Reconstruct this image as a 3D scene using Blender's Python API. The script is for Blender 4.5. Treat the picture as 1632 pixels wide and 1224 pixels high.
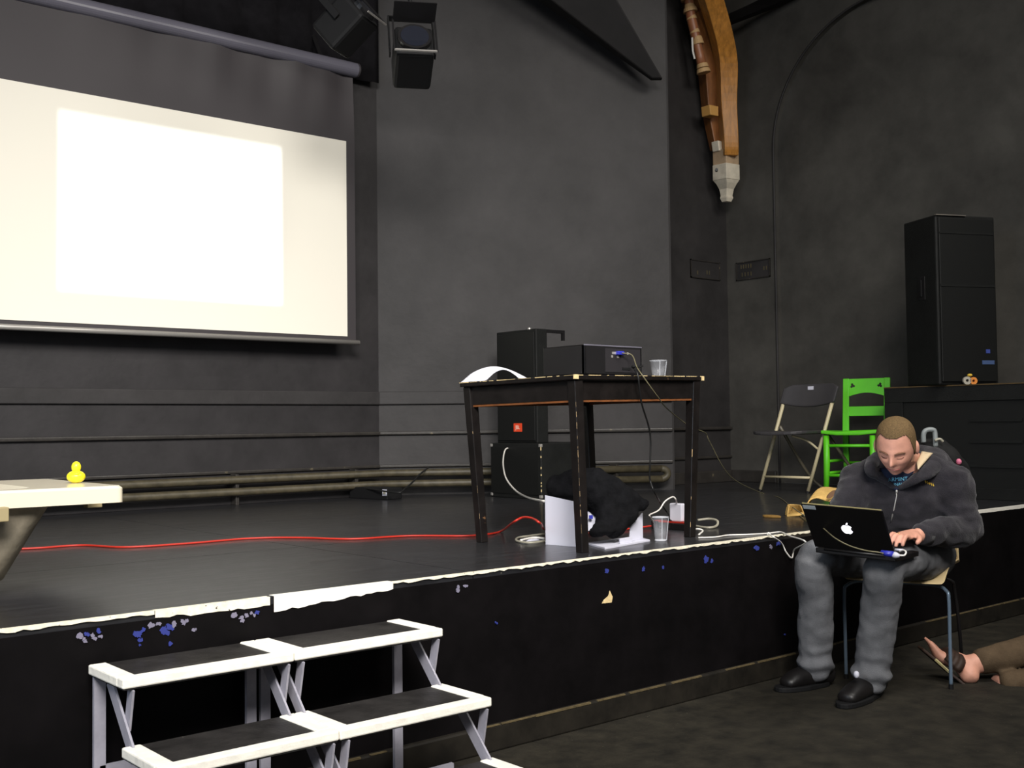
import bpy, bmesh, math, random
import numpy as np
from mathutils import Vector, Matrix, noise
from mathutils.bvhtree import BVHTree

random.seed(7)
for o in list(bpy.data.objects): bpy.data.objects.remove(o)
scene = bpy.context.scene
COL = scene.collection
R = math.radians

# ------------------------------------------------------------------ camera
F, PIT, ROL, YAW, H = 1772.0, R(2.079), R(-0.7076), R(40.49), 1.10
HS = 0.6036            # stage height
YS = 2.951             # stage front
FW = Vector((math.sin(YAW)*math.cos(PIT), math.cos(YAW)*math.cos(PIT), math.sin(PIT)))
_r = Vector((math.cos(YAW), -math.sin(YAW), 0)); _u = _r.cross(FW)
CR = math.cos(ROL)*_r + math.sin(ROL)*_u
CU = -math.sin(ROL)*_r + math.cos(ROL)*_u
CAM = Vector((0, 0, H))
cd = bpy.data.cameras.new('camera'); cam = bpy.data.objects.new('camera', cd); COL.objects.link(cam)
cd.sensor_width = 36; cd.lens = 36*F/1632; cd.clip_end = 60
cam.matrix_world = Matrix(((CR.x, CU.x, -FW.x, 0), (CR.y, CU.y, -FW.y, 0), (CR.z, CU.z, -FW.z, H), (0, 0, 0, 1)))
scene.camera = cam

# ------------------------------------------------------------------ world, lights, exposure
vs = scene.view_settings
vs.view_transform = 'Standard'; vs.look = 'None'; vs.gamma = 1; vs.use_curve_mapping = False
vs.exposure = 0.0
w = bpy.data.worlds.new('world'); scene.world = w; w.use_nodes = True
w.node_tree.nodes['Background'].inputs[0].default_value = (0.9, 0.95, 1.0, 1)
w.node_tree.nodes['Background'].inputs[1].default_value = 0.09
def area(name, loc, target, size, energy, col, spread=180):
    l = bpy.data.lights.new(name, 'AREA'); l.shape = 'RECTANGLE'; l.size, l.size_y = size; l.energy = energy; l.color = col
    o = bpy.data.objects.new(name, l); COL.objects.link(o); o.location = loc
    o.rotation_euler = (Vector(target)-Vector(loc)).to_track_quat('-Z', 'Y').to_euler()
    l.spread = R(spread)
    return o
area('house_light', (-0.6, -1.2, 4.6), (2.8, 5.0, 0.9), (3.0, 1.6), 150, (1.0, 0.965, 0.925), 66)
area('house_light', (4.6, 0.6, 4.9), (4.4, 4.4, 0.6), (2.2, 1.2), 112, (1.0, 0.96, 0.90), 150)
area('house_window', (-3.6, 1.6, 2.4), (3.0, 3.6, 1.0), (2.0, 2.4), 85, (0.72, 0.84, 1.0))

# ------------------------------------------------------------------ helpers
def ray(x, y): return FW + CR*((x-816)/F) - CU*((y-612)/F)
def at(x, y, d): return CAM + ray(x, y)*d
def onz(x, y, z): d = ray(x, y); return CAM + d*((z-H)/d.z)
def ony(x, y, Y): d = ray(x, y); return CAM + d*(Y/d.y)
def onx(x, y, X): d = ray(x, y); return CAM + d*(X/d.x)
def S(x, y, h=0.004): return onz(x, y, HS+h)
def lin(c):
    return tuple(((v/255)/12.92 if v/255 <= .04045 else ((v/255+.055)/1.055)**2.4) for v in c)

MATS = {}
def mat(name, rgb, rough=.5, spec=.5, metal=0, var=0, vscale=6, bump=0, bscale=40, spots=None, spscale=60, spthr=.72,
        streak=None, coat=0, trans=0, emis=None, estr=0, rvar=0, sheen=0):
    if name in MATS: return MATS[name]
    m = bpy.data.materials.new(name); m.use_nodes = True; nt = m.node_tree; N = nt.nodes; L = nt.links
    b = N['Principled BSDF']; c = lin(rgb)
    b.inputs['Base Color'].default_value = (*c, 1); b.inputs['Roughness'].default_value = rough
    b.inputs['Specular IOR Level'].default_value = spec; b.inputs['Metallic'].default_value = metal
    b.inputs['Coat Weight'].default_value = coat; b.inputs['Transmission Weight'].default_value = trans
    if sheen: b.inputs['Sheen Weight'].default_value = sheen
    if emis: b.inputs['Emission Color'].default_value = (*emis, 1); b.inputs['Emission Strength'].default_value = estr
    tc = N.new('ShaderNodeTexCoord'); mp = N.new('ShaderNodeMapping'); L.new(tc.outputs['Object'], mp.inputs[0])
    if streak: mp.inputs['Scale'].default_value = streak
    cur = None
    if var:
        nz = N.new('ShaderNodeTexNoise'); nz.inputs['Scale'].default_value = vscale; nz.inputs['Detail'].default_value = 6
        nz.inputs['Roughness'].default_value = .65; L.new(mp.outputs[0], nz.inputs['Vector'])
        mx = N.new('ShaderNodeMix'); mx.data_type = 'RGBA'
        mx.inputs['A'].default_value = (*[max(0, v*(1-var)) for v in c], 1); mx.inputs['B'].default_value = (*[min(1, v*(1+var)) for v in c], 1)
        rp = N.new('ShaderNodeMapRange'); rp.inputs['From Min'].default_value = .3; rp.inputs['From Max'].default_value = .7
        L.new(nz.outputs['Fac'], rp.inputs['Value']); L.new(rp.outputs[0], mx.inputs['Factor'])
        cur = mx.outputs['Result']
        if rvar:
            r2 = N.new('ShaderNodeMapRange'); r2.inputs['To Min'].default_value = max(.02, rough-rvar); r2.inputs['To Max'].default_value = min(1, rough+rvar)
            r2.inputs['From Min'].default_value = .3; r2.inputs['From Max'].default_value = .7
            L.new(nz.outputs['Fac'], r2.inputs['Value']); L.new(r2.outputs[0], b.inputs['Roughness'])
    if spots:
        n2 = N.new('ShaderNodeTexNoise'); n2.inputs['Scale'].default_value = spscale; n2.inputs['Detail'].default_value = 3
        L.new(tc.outputs['Object'], n2.inputs['Vector'])
        rp = N.new('ShaderNodeMapRange'); rp.inputs['From Min'].default_value = spthr; rp.inputs['From Max'].default_value = spthr+.05
        L.new(n2.outputs['Fac'], rp.inputs['Value'])
        mx = N.new('ShaderNodeMix'); mx.data_type = 'RGBA'; mx.inputs['A'].default_value = (*c, 1)
        if cur: L.new(cur, mx.inputs['A'])
        mx.inputs['B'].default_value = (*lin(spots), 1); L.new(rp.outputs[0], mx.inputs['Factor']); cur = mx.outputs['Result']
    if cur: L.new(cur, b.inputs['Base Color'])
    if bump:
        n3 = N.new('ShaderNodeTexNoise'); n3.inputs['Scale'].default_value = bscale; n3.inputs['Detail'].default_value = 5
        L.new(mp.outputs[0], n3.inputs['Vector'])
        bp = N.new('ShaderNodeBump'); bp.inputs['Strength'].default_value = bump; bp.inputs['Distance'].default_value = .01
        L.new(n3.outputs['Fac'], bp.inputs['Height']); L.new(bp.outputs[0], b.inputs['Normal'])
    MATS[name] = m; return m

def root_matrix(root):
    return Matrix.LocRotScale(root.location, root.rotation_euler, None) if root else Matrix()
def top_of(o):
    while o and o.parent: o = o.parent
    return o

class MB:
    def __init__(s): s.v = []; s.f = []
    def add(s, vs, fs):
        n = len(s.v); s.v += [Vector(p) for p in vs]; s.f += [tuple(i+n for i in f) for f in fs]; return s
    def box(s, lo, hi, M=None):
        x0, y0, z0 = lo; x1, y1, z1 = hi
        vs = [Vector(p) for p in ((x0,y0,z0),(x1,y0,z0),(x1,y1,z0),(x0,y1,z0),(x0,y0,z1),(x1,y0,z1),(x1,y1,z1),(x0,y1,z1))]
        if M: vs = [M @ p for p in vs]
        return s.add(vs, [(0,3,2,1),(4,5,6,7),(0,1,5,4),(1,2,6,5),(2,3,7,6),(3,0,4,7)])
    def hexa(s, b4, t4):
        return s.add(list(b4)+list(t4), [(0,3,2,1),(4,5,6,7),(0,1,5,4),(1,2,6,5),(2,3,7,6),(3,0,4,7)])
    def bar(s, a, b, w, t, up=(0,0,1)):
        a = Vector(a); b = Vector(b); d = (b-a).normalized(); up = Vector(up)
        if abs(d.dot(up)) > .98: up = Vector((0,1,0))
        x = d.cross(up).normalized(); y = x.cross(d).normalized()
        q = lambda p: [p-x*w/2-y*t/2, p+x*w/2-y*t/2, p+x*w/2+y*t/2, p-x*w/2+y*t/2]
        return s.hexa(q(a), q(b))
    def loft(s, rings, cap=True):
        n = len(rings[0]); base = len(s.v)
        for r in rings: s.v += [Vector(p) for p in r]
        for i in range(len(rings)-1):
            for j in range(n):
                s.f.append((base+i*n+j, base+i*n+(j+1) % n, base+(i+1)*n+(j+1) % n, base+(i+1)*n+j))
        if cap:
            s.f.append(tuple(base+j for j in range(n))[::-1]); s.f.append(tuple(base+(len(rings)-1)*n+j for j in range(n)))
        return s
    def tube(s, pts, r, n=8, side=None, caps=True):
        pts = [Vector(p) for p in pts]; m = len(pts)
        rr = r if isinstance(r, (list, tuple)) else [r]*m
        rings = []; prev = None
        for i, p in enumerate(pts):
            d = (pts[min(i+1, m-1)]-pts[max(i-1, 0)]).normalized()
            if side is not None: x = Vector(side); x = (x-d*x.dot(d)).normalized()
            else:
                if prev is None: prev = Vector((0,0,1)) if abs(d.z) < .9 else Vector((1,0,0))
                x = (prev-d*prev.dot(d)).normalized(); prev = x
            y = d.cross(x)
            a, b = rr[i] if isinstance(rr[i], (list, tuple)) else (rr[i], rr[i])
            rings.append([p+x*(a*math.cos(2*math.pi*k/n))+y*(b*math.sin(2*math.pi*k/n)) for k in range(n)])
        return s.loft(rings, caps)
    def cyl(s, a, b, r0, r1=None, n=20): return s.tube([a, b], [r0, r0 if r1 is None else r1], n)
    def lathe(s, prof, c=(0,0,0), n=24, M=None, close=True):
        rings = []
        for r, z in prof:
            ring = [Vector((max(r, 1e-4)*math.cos(2*math.pi*k/n), max(r, 1e-4)*math.sin(2*math.pi*k/n), z)) for k in range(n)]
            rings.append([(M @ p if M else p)+Vector(c) for p in ring])
        return s.loft(rings, close)
    def prism(s, poly, fn, t):      # poly 2d, fn(u,v,w)->Vector, thickness w 0..t
        n = len(poly); a = [fn(u, v, 0) for u, v in poly]; b = [fn(u, v, t) for u, v in poly]
        return s.add(a+b, [tuple(range(n))[::-1], tuple(range(n, 2*n))]+[(i, (i+1) % n, n+(i+1) % n, n+i) for i in range(n)])
    def ell(s, c, rad, M=None, nu=20, nv=14):
        rings = []
        for i in range(nv+1):
            t = math.pi*(i+.02*(i == 0)-.02*(i == nv))/nv
            ring = [Vector((rad[0]*math.sin(t)*math.cos(2*math.pi*k/nu), rad[1]*math.sin(t)*math.sin(2*math.pi*k/nu), -rad[2]*math.cos(t))) for k in range(nu)]
            rings.append([(M @ p if M else p)+Vector(c) for p in ring])
        return s.loft(rings)
    def mesh(s, name, root=None):
        me = bpy.data.meshes.new(name)
        Mi = root_matrix(root).inverted() if root else Matrix()
        me.from_pydata([Mi @ p for p in s.v], [], s.f); 
        bm = bmesh.new(); bm.from_mesh(me); bmesh.ops.recalc_face_normals(bm, faces=bm.faces); bm.to_mesh(me); bm.free()
        return me
    def build(s, name, m, parent=None, smooth=False, bevel=0, local=False, label=None, seg=2):
        me = s.mesh(name, None if local else top_of(parent))
        return link(name, me, m, parent, smooth, bevel, label, seg)

def link(name, me, m, parent=None, smooth=False, bevel=0, label=None, seg=2):
    o = bpy.data.objects.new(name, me); COL.objects.link(o); me.materials.append(m)
    if smooth:
        for p in me.polygons: p.use_smooth = True
    if bevel:
        md = o.modifiers.new('bevel', 'BEVEL'); md.width = bevel; md.segments = seg; md.limit_method = 'ANGLE'; md.angle_limit = R(40)
    if parent: o.parent = parent
    if label: o['label'] = label
    return o
def thing(name, label, cat, loc=(0,0,0), rz=0, group=None):
    o = bpy.data.objects.new(name, None); COL.objects.link(o); o.empty_display_size = .05
    o.location = loc; o.rotation_euler = (0, 0, rz); o['label'] = label; o['category'] = cat
    if group: o['group'] = group
    return o
def tag(o, label, cat, group=None):
    o['label'] = label; o['category'] = cat
    if group: o['group'] = group
    return o
def struct(o): o['kind'] = 'structure'; return o
def baked(o):
    bpy.context.view_layer.update()
    dg = bpy.context.evaluated_depsgraph_get()
    return bpy.data.meshes.new_from_object(o.evaluated_get(dg))
def remesh(mb, voxel=.008, smooth=4, disp=None):
    """union of overlapping closed shapes -> one continuous skin (world coordinates)"""
    me = mb.mesh('tmp'); o = bpy.data.objects.new('tmp', me); COL.objects.link(o)
    md = o.modifiers.new('r', 'REMESH'); md.mode = 'VOXEL'; md.voxel_size = voxel
    if smooth: s2 = o.modifiers.new('s', 'SMOOTH'); s2.iterations = smooth; s2.factor = .5
    out = baked(o); bpy.data.objects.remove(o)
    if disp:
        ns = [v.normal.copy() for v in out.vertices]
        for v, n in zip(out.vertices, ns): v.co += n*disp(v.co)
    return out
def localise(me, root):
    me.transform(root_matrix(root).inverted()); return me
def cr(pts, k=8):
    """catmull-rom"""
    P = [Vector(p) for p in pts]; P = [P[0]*2-P[1]]+P+[P[-1]*2-P[-2]]; out = []
    for i in range(1, len(P)-2):
        a, b, c, d = P[i-1:i+3]
        for j in range(k):
            t = j/k
            out.append(.5*((2*b)+(c-a)*t+(2*a-5*b+4*c-d)*t*t+(3*b-a-3*c+d)*t**3))
    return out+[P[-2]]
def lerp_list(vals, k):
    out = []
    for i in range(len(vals)-1):
        for j in range(k):
            t = j/k; a, b = vals[i], vals[i+1]
            out.append(tuple(x+(y-x)*t for x, y in zip(a, b)) if isinstance(a, tuple) else a+(b-a)*t)
    return out+[vals[-1]]
def limb(mb, pts, rad, side=None, n=16, k=5):
    """rounded tapering limb"""
    p = cr(pts, k); r = lerp_list(rad, k)
    two = isinstance(r[0], tuple)
    mul = lambda q, f: (q[0]*f, q[1]*f) if two else q*f
    d0 = (p[0]-p[1]).normalized(); d1 = (p[-1]-p[-2]).normalized()
    r0 = max(r[0]) if two else r[0]; r1 = max(r[-1]) if two else r[-1]
    pp, rr = [], []
    for f, h in ((.25, .55), (.7, .42), (.92, .2)): pp.append(p[0]+d0*r0*h); rr.append(mul(r[0], f))
    pp += p; rr += r
    for f, h in ((.92, .2), (.7, .42), (.25, .55)): pp.append(p[-1]+d1*r1*h); rr.append(mul(r[-1], f))
    mb.tube(pp, rr, n, side=side); return mb
def text_polys(txt):
    cu = bpy.data.curves.new('t', 'FONT'); cu.body = txt; cu.align_x = 'CENTER'; cu.align_y = 'CENTER'; cu.resolution_u = 3
    o = bpy.data.objects.new('t', cu); COL.objects.link(o); me = baked(o); bpy.data.objects.remove(o)
    vs = [v.co.copy() for v in me.vertices]; fs = [tuple(p.vertices) for p in me.polygons]
    return vs, fs
def flat_text(name, txt, m, parent, fn, size):
    vs, fs = text_polys(txt); mb = MB(); mb.add([fn(v.x*size, v.y*size) for v in vs], fs)
    return mb.build(name, m, parent)
def cable(name, pts, r, m, label, cat='cable', k=8, group=None, parent=None):
    mb = MB().tube(cr(pts, k), r, 7)
    o = mb.build(name, m, parent, smooth=True)
    return o if parent else tag(o, label, cat, group)
def blob_poly(n, r, seed, rough=.45):
    rnd = random.Random(seed); return [(r*(1+rough*(rnd.random()*2-1))*math.cos(2*math.pi*i/n), r*(1+rough*(rnd.random()*2-1))*math.sin(2*math.pi*i/n)) for i in range(n)]

# ------------------------------------------------------------------ materials
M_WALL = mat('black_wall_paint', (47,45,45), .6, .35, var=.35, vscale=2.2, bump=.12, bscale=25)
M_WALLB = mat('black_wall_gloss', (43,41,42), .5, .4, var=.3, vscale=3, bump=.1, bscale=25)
M_WALLR = mat('brightened_black_wall_paint', (70,68,64), .6, .35, var=.35, vscale=2.2, bump=.12, bscale=25)  # wall black made lighter, standing in for light missing on the right wall
M_TRIM = mat('black_trim_paint', (50,47,44), .35, .5, var=.3, vscale=9, bump=.1, spots=(96,88,70), spscale=18, spthr=.68)
M_PIPE = mat('dusty_pipe_paint', (68,62,47), .5, .4, var=.4, vscale=14, bump=.1)
M_DECK = mat('stage_deck_paint', (29,29,32), .40, .8, var=.45, vscale=5, bump=.04, bscale=60, streak=(1, 5, 1), spots=(120,116,100), spscale=55, spthr=.745, rvar=.06, coat=.3)
M_DECK.node_tree.nodes['Principled BSDF'].inputs['Coat Roughness'].default_value = .14
M_FACE = mat('stage_face_paint', (11,9,10), .6, .1, var=.5, vscale=5)
M_FLOOR = mat('house_floor_paint', (36,33,26), .75, .25, var=.6, vscale=9, bump=.25, bscale=70, spots=(130,126,105), spscale=110, spthr=.725)
M_TAPE = mat('white_tape', (240,236,224), .6, .3, var=.1, vscale=18, bump=.2, bscale=50)
M_TAPED = mat('scuffed_white_tape', (236,228,205), .6, .3, var=.2, vscale=40, spots=(40,34,28), spscale=70, spthr=.66)
M_BLUE = mat('blue_paint_flake', (44,54,128), .6); M_PALE = mat('pale_paint_flake', (120,116,134), .6)
M_STEEL = mat('grey_painted_steel', (150,148,158), .5, .4, var=.2, vscale=9)
M_TREAD = mat('black_tread', (40,38,37), .5, .35, var=.5, vscale=11, bump=.2, bscale=90, spots=(110,106,95), spscale=45, spthr=.73)
M_BLK = mat('black_plastic', (24,23,24), .4, .4)
M_BLKM = mat('matt_black', (17,17,18), .7, .25)
M_CABI = mat('black_cabinet', (19,20,19), .6, .3, var=.35, vscale=8, bump=.2, bscale=150)
M_GRILL = mat('black_speaker_grille', (15,16,15), .55, .35, var=.5, vscale=240)
M_TABLE = mat('black_table_paint', (22,19,18), .32, .45, var=.4, vscale=12, bump=.08, spots=(120,88,58), spscale=26, spthr=.74)
M_CHIP = mat('bare_wood_chip', (214,190,140), .7, var=.2, vscale=60)
M_WHITE = mat('white_card', (200,200,212), .55, .3)
M_PAPER = mat('white_paper', (238,236,246), .8, .2)
M_TUB = mat('white_bath_enamel', (216,207,184), .2, .5)
M_TUBU = mat('raw_fibreglass', (128,120,104), .8, .2, var=.2, vscale=20, bump=.2)
M_DUCK = mat('yellow_rubber', (250,232,40), .35, .5)
M_SCRW = mat('screen_white', (236,231,217), .9, .1)
M_SCRB = mat('screen_black_border', (58,54,56), .55, .4)
M_CASE = mat('grey_screen_case', (98,96,106), .28, .5)
M_ALU = mat('aluminium', (190,186,180), .35, .5, metal=.6)
M_OAK = mat('varnished_oak', (178,120,50), .4, .4, var=.35, vscale=6, streak=(6, 6, 1), bump=.1)
M_OAKD = mat('dark_oak', (128,80,40), .4, .4, var=.3, vscale=6, streak=(6, 6, 1))
M_STONE = mat('white_corbel_paint', (214,204,184), .6, .3, var=.15, vscale=14)
M_GREEN = mat('green_chair_paint', (92,196,34), .42, .4, var=.06, vscale=8)
M_CREAM = mat('cream_tube', (196,184,150), .35, .5)
M_FCH = mat('charcoal_chair_plastic', (58,56,58), .5, .4, var=.1)
M_ORANGE = mat('orange_badge', (226,72,36), .5); M_RED = mat('red_cable', (176,38,22), .45)
M_WCAB = mat('white_cable', (226,222,214), .45); M_GCAB = mat('grey_cable', (150,146,130), .5); M_TCAB = mat('tan_cable', (112,106,80), .5)
M_BCAB = mat('black_cable', (20,20,20), .5)
M_TAN = mat('tan_canvas', (200,164,98), .85, .1, var=.2, vscale=25, bump=.3, bscale=60)
M_TAND = mat('brown_lining', (120,92,70), .9, .1)
M_SKIN = mat('skin', (206,150,128), .5, .35, var=.12, vscale=30)
M_HAIR = mat('short_brown_hair', (104,84,56), .8, .2, var=.4, vscale=160, bump=.5, bscale=300)
M_HOOD = mat('charcoal_hoodie', (45,43,47), .95, .1, var=.38, vscale=14, bump=.4, bscale=220, sheen=.15)
M_LINE = mat('beige_lining', (196,176,144), .9, .1, var=.1)
M_JEAN = mat('faded_grey_jeans', (104,105,108), .95, .1, var=.28, vscale=7, bump=.3, bscale=260)
M_SHOE = mat('black_leather_shoe', (19,17,17), .45, .4, var=.3, vscale=12)
M_SHIRT = mat('navy_tshirt', (38,44,62), .9, .1); M_AQUA = mat('aqua_print', (120,196,222), .8, .1)
M_YEL = mat('yellow_stitching', (224,186,62), .7)
M_BEIGE = mat('beige_chair_shell', (222,198,150), .5, .4)
M_BLUEP = mat('blue_plug', (42,48,160), .4)
M_BROWN = mat('brown_trousers', (84,70,54), .95, .1, var=.25, vscale=14, bump=.3, bscale=200)
M_CLEAR = mat('clear_plastic', (245,248,255), .12, .8)
M_CLEAR.node_tree.nodes['Principled BSDF'].inputs['Alpha'].default_value = .06
M_RIM = mat('clear_rim', (245,248,255), .12, .8); M_RIM.node_tree.nodes['Principled BSDF'].inputs['Alpha'].default_value = .5
M_LENS = mat('lamp_glass', (30,32,40), .05, .6)
M_DARKB = mat('dark_roof_timber', (23,21,21), .6, .3, var=.3, vscale=6)
M_GOLD = mat('gold_ring', (230,190,90), .25, metal=1)
M_SCREEN = mat('laptop_screen', (20,24,30), .2, emis=(.75,.85,1.0), estr=3.0)
M_LOGO = mat('backlit_logo', (255,255,255), .4, emis=(.92,.9,1.0), estr=3.0)

# ------------------------------------------------------------------ structure
struct(MB().box((-4, -4, -.1), (10, YS+.3, 0)).build('floor', M_FLOOR))
# stage
stage = thing('stage_platform', 'low black painted stage with a white taped front edge', 'stage', (3, YS, 0))
x = -1.6; cols = [(-2.4, -.1), (-.1, 2.34), (2.34, 4.78), (4.78, 7.475)]
rows = [(YS+.002, 4.09), (4.09, 5.31), (5.31, 6.7)]
MB().box((-2.4, YS+.03, .4), (7.42, 6.7, HS-.02)).build('substructure', M_BLKM, stage)
for (a, b) in cols:
    for (c, d) in rows:
        MB().box((a+.002, c+.002, HS-.021), (b-.002, d-.002, HS)).build('deck_sheet', M_DECK, stage)
MB().box((-2.4, YS, 0), (7.475, YS+.03, HS-.021)).build('front_panel', M_FACE, stage)
MB().box((-2.4, YS-.028, 0), (7.475, YS, .088)).build('kick_board', mat('kick_board_paint', (30,27,22), .5, .4, var=.5, vscale=10), stage, bevel=.006)
mb = MB(); rnd = random.Random(3); xx = -2.4
while xx < 7.42:
    l = rnd.uniform(.05, .3); 
    if rnd.random() < .72: mb.box((xx, YS-.0295, .086-rnd.random()*.003), (min(7.42, xx+l), YS-.02, .0895))
    xx += l+rnd.uniform(0, .04)
mb.build('worn_kick_edge', mat('worn_edge_paint', (88,76,50), .7, var=.4, vscale=30), stage)['kind'] = 'stuff'
# white nosing tape with a ragged lower edge
def nosing(x0, x1, top_w, down, rag, m, name='nosing_tape', seed=1, off=.0015, step=.02, down2=None):
    rnd = random.Random(seed); n = max(2, int((x1-x0)/step)); rows_ = [[], [], [], []]
    for i in range(n+1):
        X = x0+(x1-x0)*i/n; dn = down+((down2 if down2 is not None else down)-down)*i/n+rag*(rnd.random()-.6); tw = top_w+rag*.4*(rnd.random()-.5)
        rows_[0].append((X, YS+tw, HS+off)); rows_[1].append((X, YS-off, HS+off)); rows_[2].append((X, YS-off, HS-max(.002, dn))); 
        rows_[3].append((X, YS+.004, HS-.001))
    mb = MB(); V = rows_[0]+rows_[1]+rows_[2]; k = n+1
    mb.add(V, [(r*k+i, r*k+i+1, (r+1)*k+i+1, (r+1)*k+i) for r in range(2) for i in range(n)])
    return mb.build(name, m, stage)
nosing(-2.4, ony(246, 975, YS).x, .016, .008, .006, M_TAPED, seed=2)
def fx(px, py): return ony(px, py, YS).x
nosing(fx(247, 975), fx(430, 955), .022, .020, .008, M_TAPED, seed=3, down2=.024)
nosing(fx(436, 955), fx(626, 938), .03, .044, .006, M_TAPE, seed=5, off=.0022, down2=.022)
nosing(fx(626, 938), fx(1300, 848), .013, .006, .007, M_TAPED, seed=4)
nosing(fx(1300, 848), fx(1555, 810), .010, .004, .004, M_TAPED, seed=6)
nosing(fx(1555, 810), 7.475, .018, .016, .002, M_TAPE, seed=7)
def splat(px, py, rp, m, seed, name='paint_flake'):
    p = ony(px, py, YS); mb = MB(); r = rp*p.dot(FW)/F*1.05
    rs = random.Random(seed)
    for q_ in range(2):
        du, dv, rr2 = (rs.uniform(-.6, .6)*r, rs.uniform(-.5, .5)*r, r*rs.uniform(.4, .7))
        MB().prism(blob_poly(11, rr2, seed*3+q_, .5), lambda u, v, w_: Vector((p.x+u+du, YS-.0004-w_*(1+((seed*2+q_) % 29)*.1), p.z+v+dv)), .0010).build(name, m, stage)
k = 0
for px, py, rp, mm in [(128,1013,6,1),(138,1010,5,0),(147,1015,6,1),(155,1008,6,0),(133,1020,5,1),(160,1016,4,1),(217,1012,7,0),(228,1007,6,0),(222,1018,5,0),
        (243,999,6,1),(252,994,6,1),(262,1004,8,0),(270,998,6,0),(277,993,6,1),(290,990,5,1),(267,1008,5,0),(298,988,4,1),(375,983,6,1),(383,987,6,1),(392,980,5,1),
        (402,979,5,1),(408,977,4,0),(273,1026,4,0),(223,1028,3,0),(310,1003,4,1),(966,911,6,0),(1026,908,5,0),(1055,903,4,0),(1123,890,8,0),(1135,894,5,0),
        (1205,873,6,0),(1228,872,5,1),(1240,867,5,0),(730,938,6,1),(742,936,5,1),(790,992,3,0),(1250,1010,2,0)]:
    splat(px, py, rp, M_PALE if mm else M_BLUE, 50+k); k += 1
p = ony(968, 955, YS)
MB().prism([(-.03,-.012),(.02,-.014),(.026,.006),(.012,.03),(.004,.012),(-.02,.0)], lambda u, v, w_: Vector((p.x+u, YS-.0004-w_, p.z+v)), .002).build('torn_tape', M_CHIP, stage)

# walls
WZ = 5.4
A0 = Vector((4.46, 6.7, HS)); A1 = Vector((6.25, 5.5, HS)); AD = (A1-A0).normalized(); AN = Vector((AD.y, -AD.x, 0))
CXI, CYI = 7.42, 5.89
struct(MB().box((-2.4, 6.7, HS), (4.46, 6.85, WZ)).build('wall_back', M_WALLB))
mb = MB(); b4 = [A0, A1, A1-AN*.15, A0-AN*.15]; mb.hexa(b4, [q+Vector((0,0,WZ-HS)) for q in b4]); struct(mb.build('wall_angled', M_WALL))
mb = MB(); e0 = A1-AN*.0; b4 = [A1-AN*.001-AD*.02, A1+Vector((.02,.0,0)), Vector((6.5, CYI-.001, HS)), Vector((6.3, CYI-.001, HS))]
mb.hexa(b4, [q+Vector((0,0,WZ-HS)) for q in b4]); struct(mb.build('wall_return', M_WALL))
struct(MB().box((6.3, CYI, HS), (CXI, CYI+.15, WZ)).build('wall_recess', M_WALL))
# right wall with an arched recess
AC, AZ, AR = 4.40, 3.28, 1.0; AC2 = .8
arcp = [(AC+AR*math.cos(t), AZ+AR*math.sin(t)) for t in [math.pi/2*i/20 for i in range(21)]]+[(AC2-AR*math.sin(t), AZ+AR*math.cos(t)) for t in [math.pi/2*i/20 for i in range(21)]]
poly = [(CYI, HS), (CYI, WZ), (-2.5, WZ), (-2.5, 0), (AC2-AR, 0)]+arcp[::-1]+[(AC+AR, HS)]
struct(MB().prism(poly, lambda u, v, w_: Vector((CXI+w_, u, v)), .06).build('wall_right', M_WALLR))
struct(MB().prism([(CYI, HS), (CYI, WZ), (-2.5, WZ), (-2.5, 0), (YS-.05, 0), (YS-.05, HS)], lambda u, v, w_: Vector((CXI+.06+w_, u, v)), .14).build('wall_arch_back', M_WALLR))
arch = [Vector((CXI, AC+AR, HS+i*.3)) for i in range(9)]+[Vector((CXI, a_, b_)) for a_, b_ in arcp]+[Vector((CXI, AC2-AR, AZ-i*.3)) for i in range(1, 9)]
struct(MB().tube(arch, .009, 8).build('trim_arch', M_WALL, smooth=True))
# sloping soffit
struct(MB().box((-2.4, -4, WZ), (9, 7, WZ+.1)).build('ceiling', M_WALLB))
# rails on the walls : profile boards
def rail(idx, z0, z1, d, m=M_TRIM, right=True):
    mb = MB().box((-2.4, 6.7-d, z0), (4.46, 6.7, z1)); struct(mb.build('trim_%d' % idx, m, bevel=min(d, z1-z0)*.3))
    mb = MB(); q = [A0+AN*d-AD*.0, A1+AN*d, A1, A0]
    mb.hexa([p_+Vector((0,0,z0-HS)) for p_ in q], [p_+Vector((0,0,z1-HS)) for p_ in q]); struct(mb.build('trim_%d' % (idx+1), m, bevel=min(d, z1-z0)*.3))
    if right:
        struct(MB().box((6.35, CYI-d, z0), (CXI, CYI, z1)).build('trim_%d' % (idx+2), m, bevel=min(d, z1-z0)*.3))
rail(1, 1.252, 1.345, .022, M_WALL, False)
rail(4, 1.035, 1.06, .03, M_TRIM, True)
rail(7, .80, .822, .02, M_TRIM, True)
struct(MB().box((6.35, CYI-.03, HS), (CXI, CYI, .70)).build('baseboard_recess', M_TRIM, bevel=.006))
struct(MB().box((CXI-.03, 5.42, HS), (CXI, CYI-.03, .70)).build('baseboard_right', M_TRIM, bevel=.006))
struct(MB().box((-2.4, 6.66, HS), (4.46, 6.7, .655)).build('baseboard_back', M_WALLB, bevel=.005))
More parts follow.
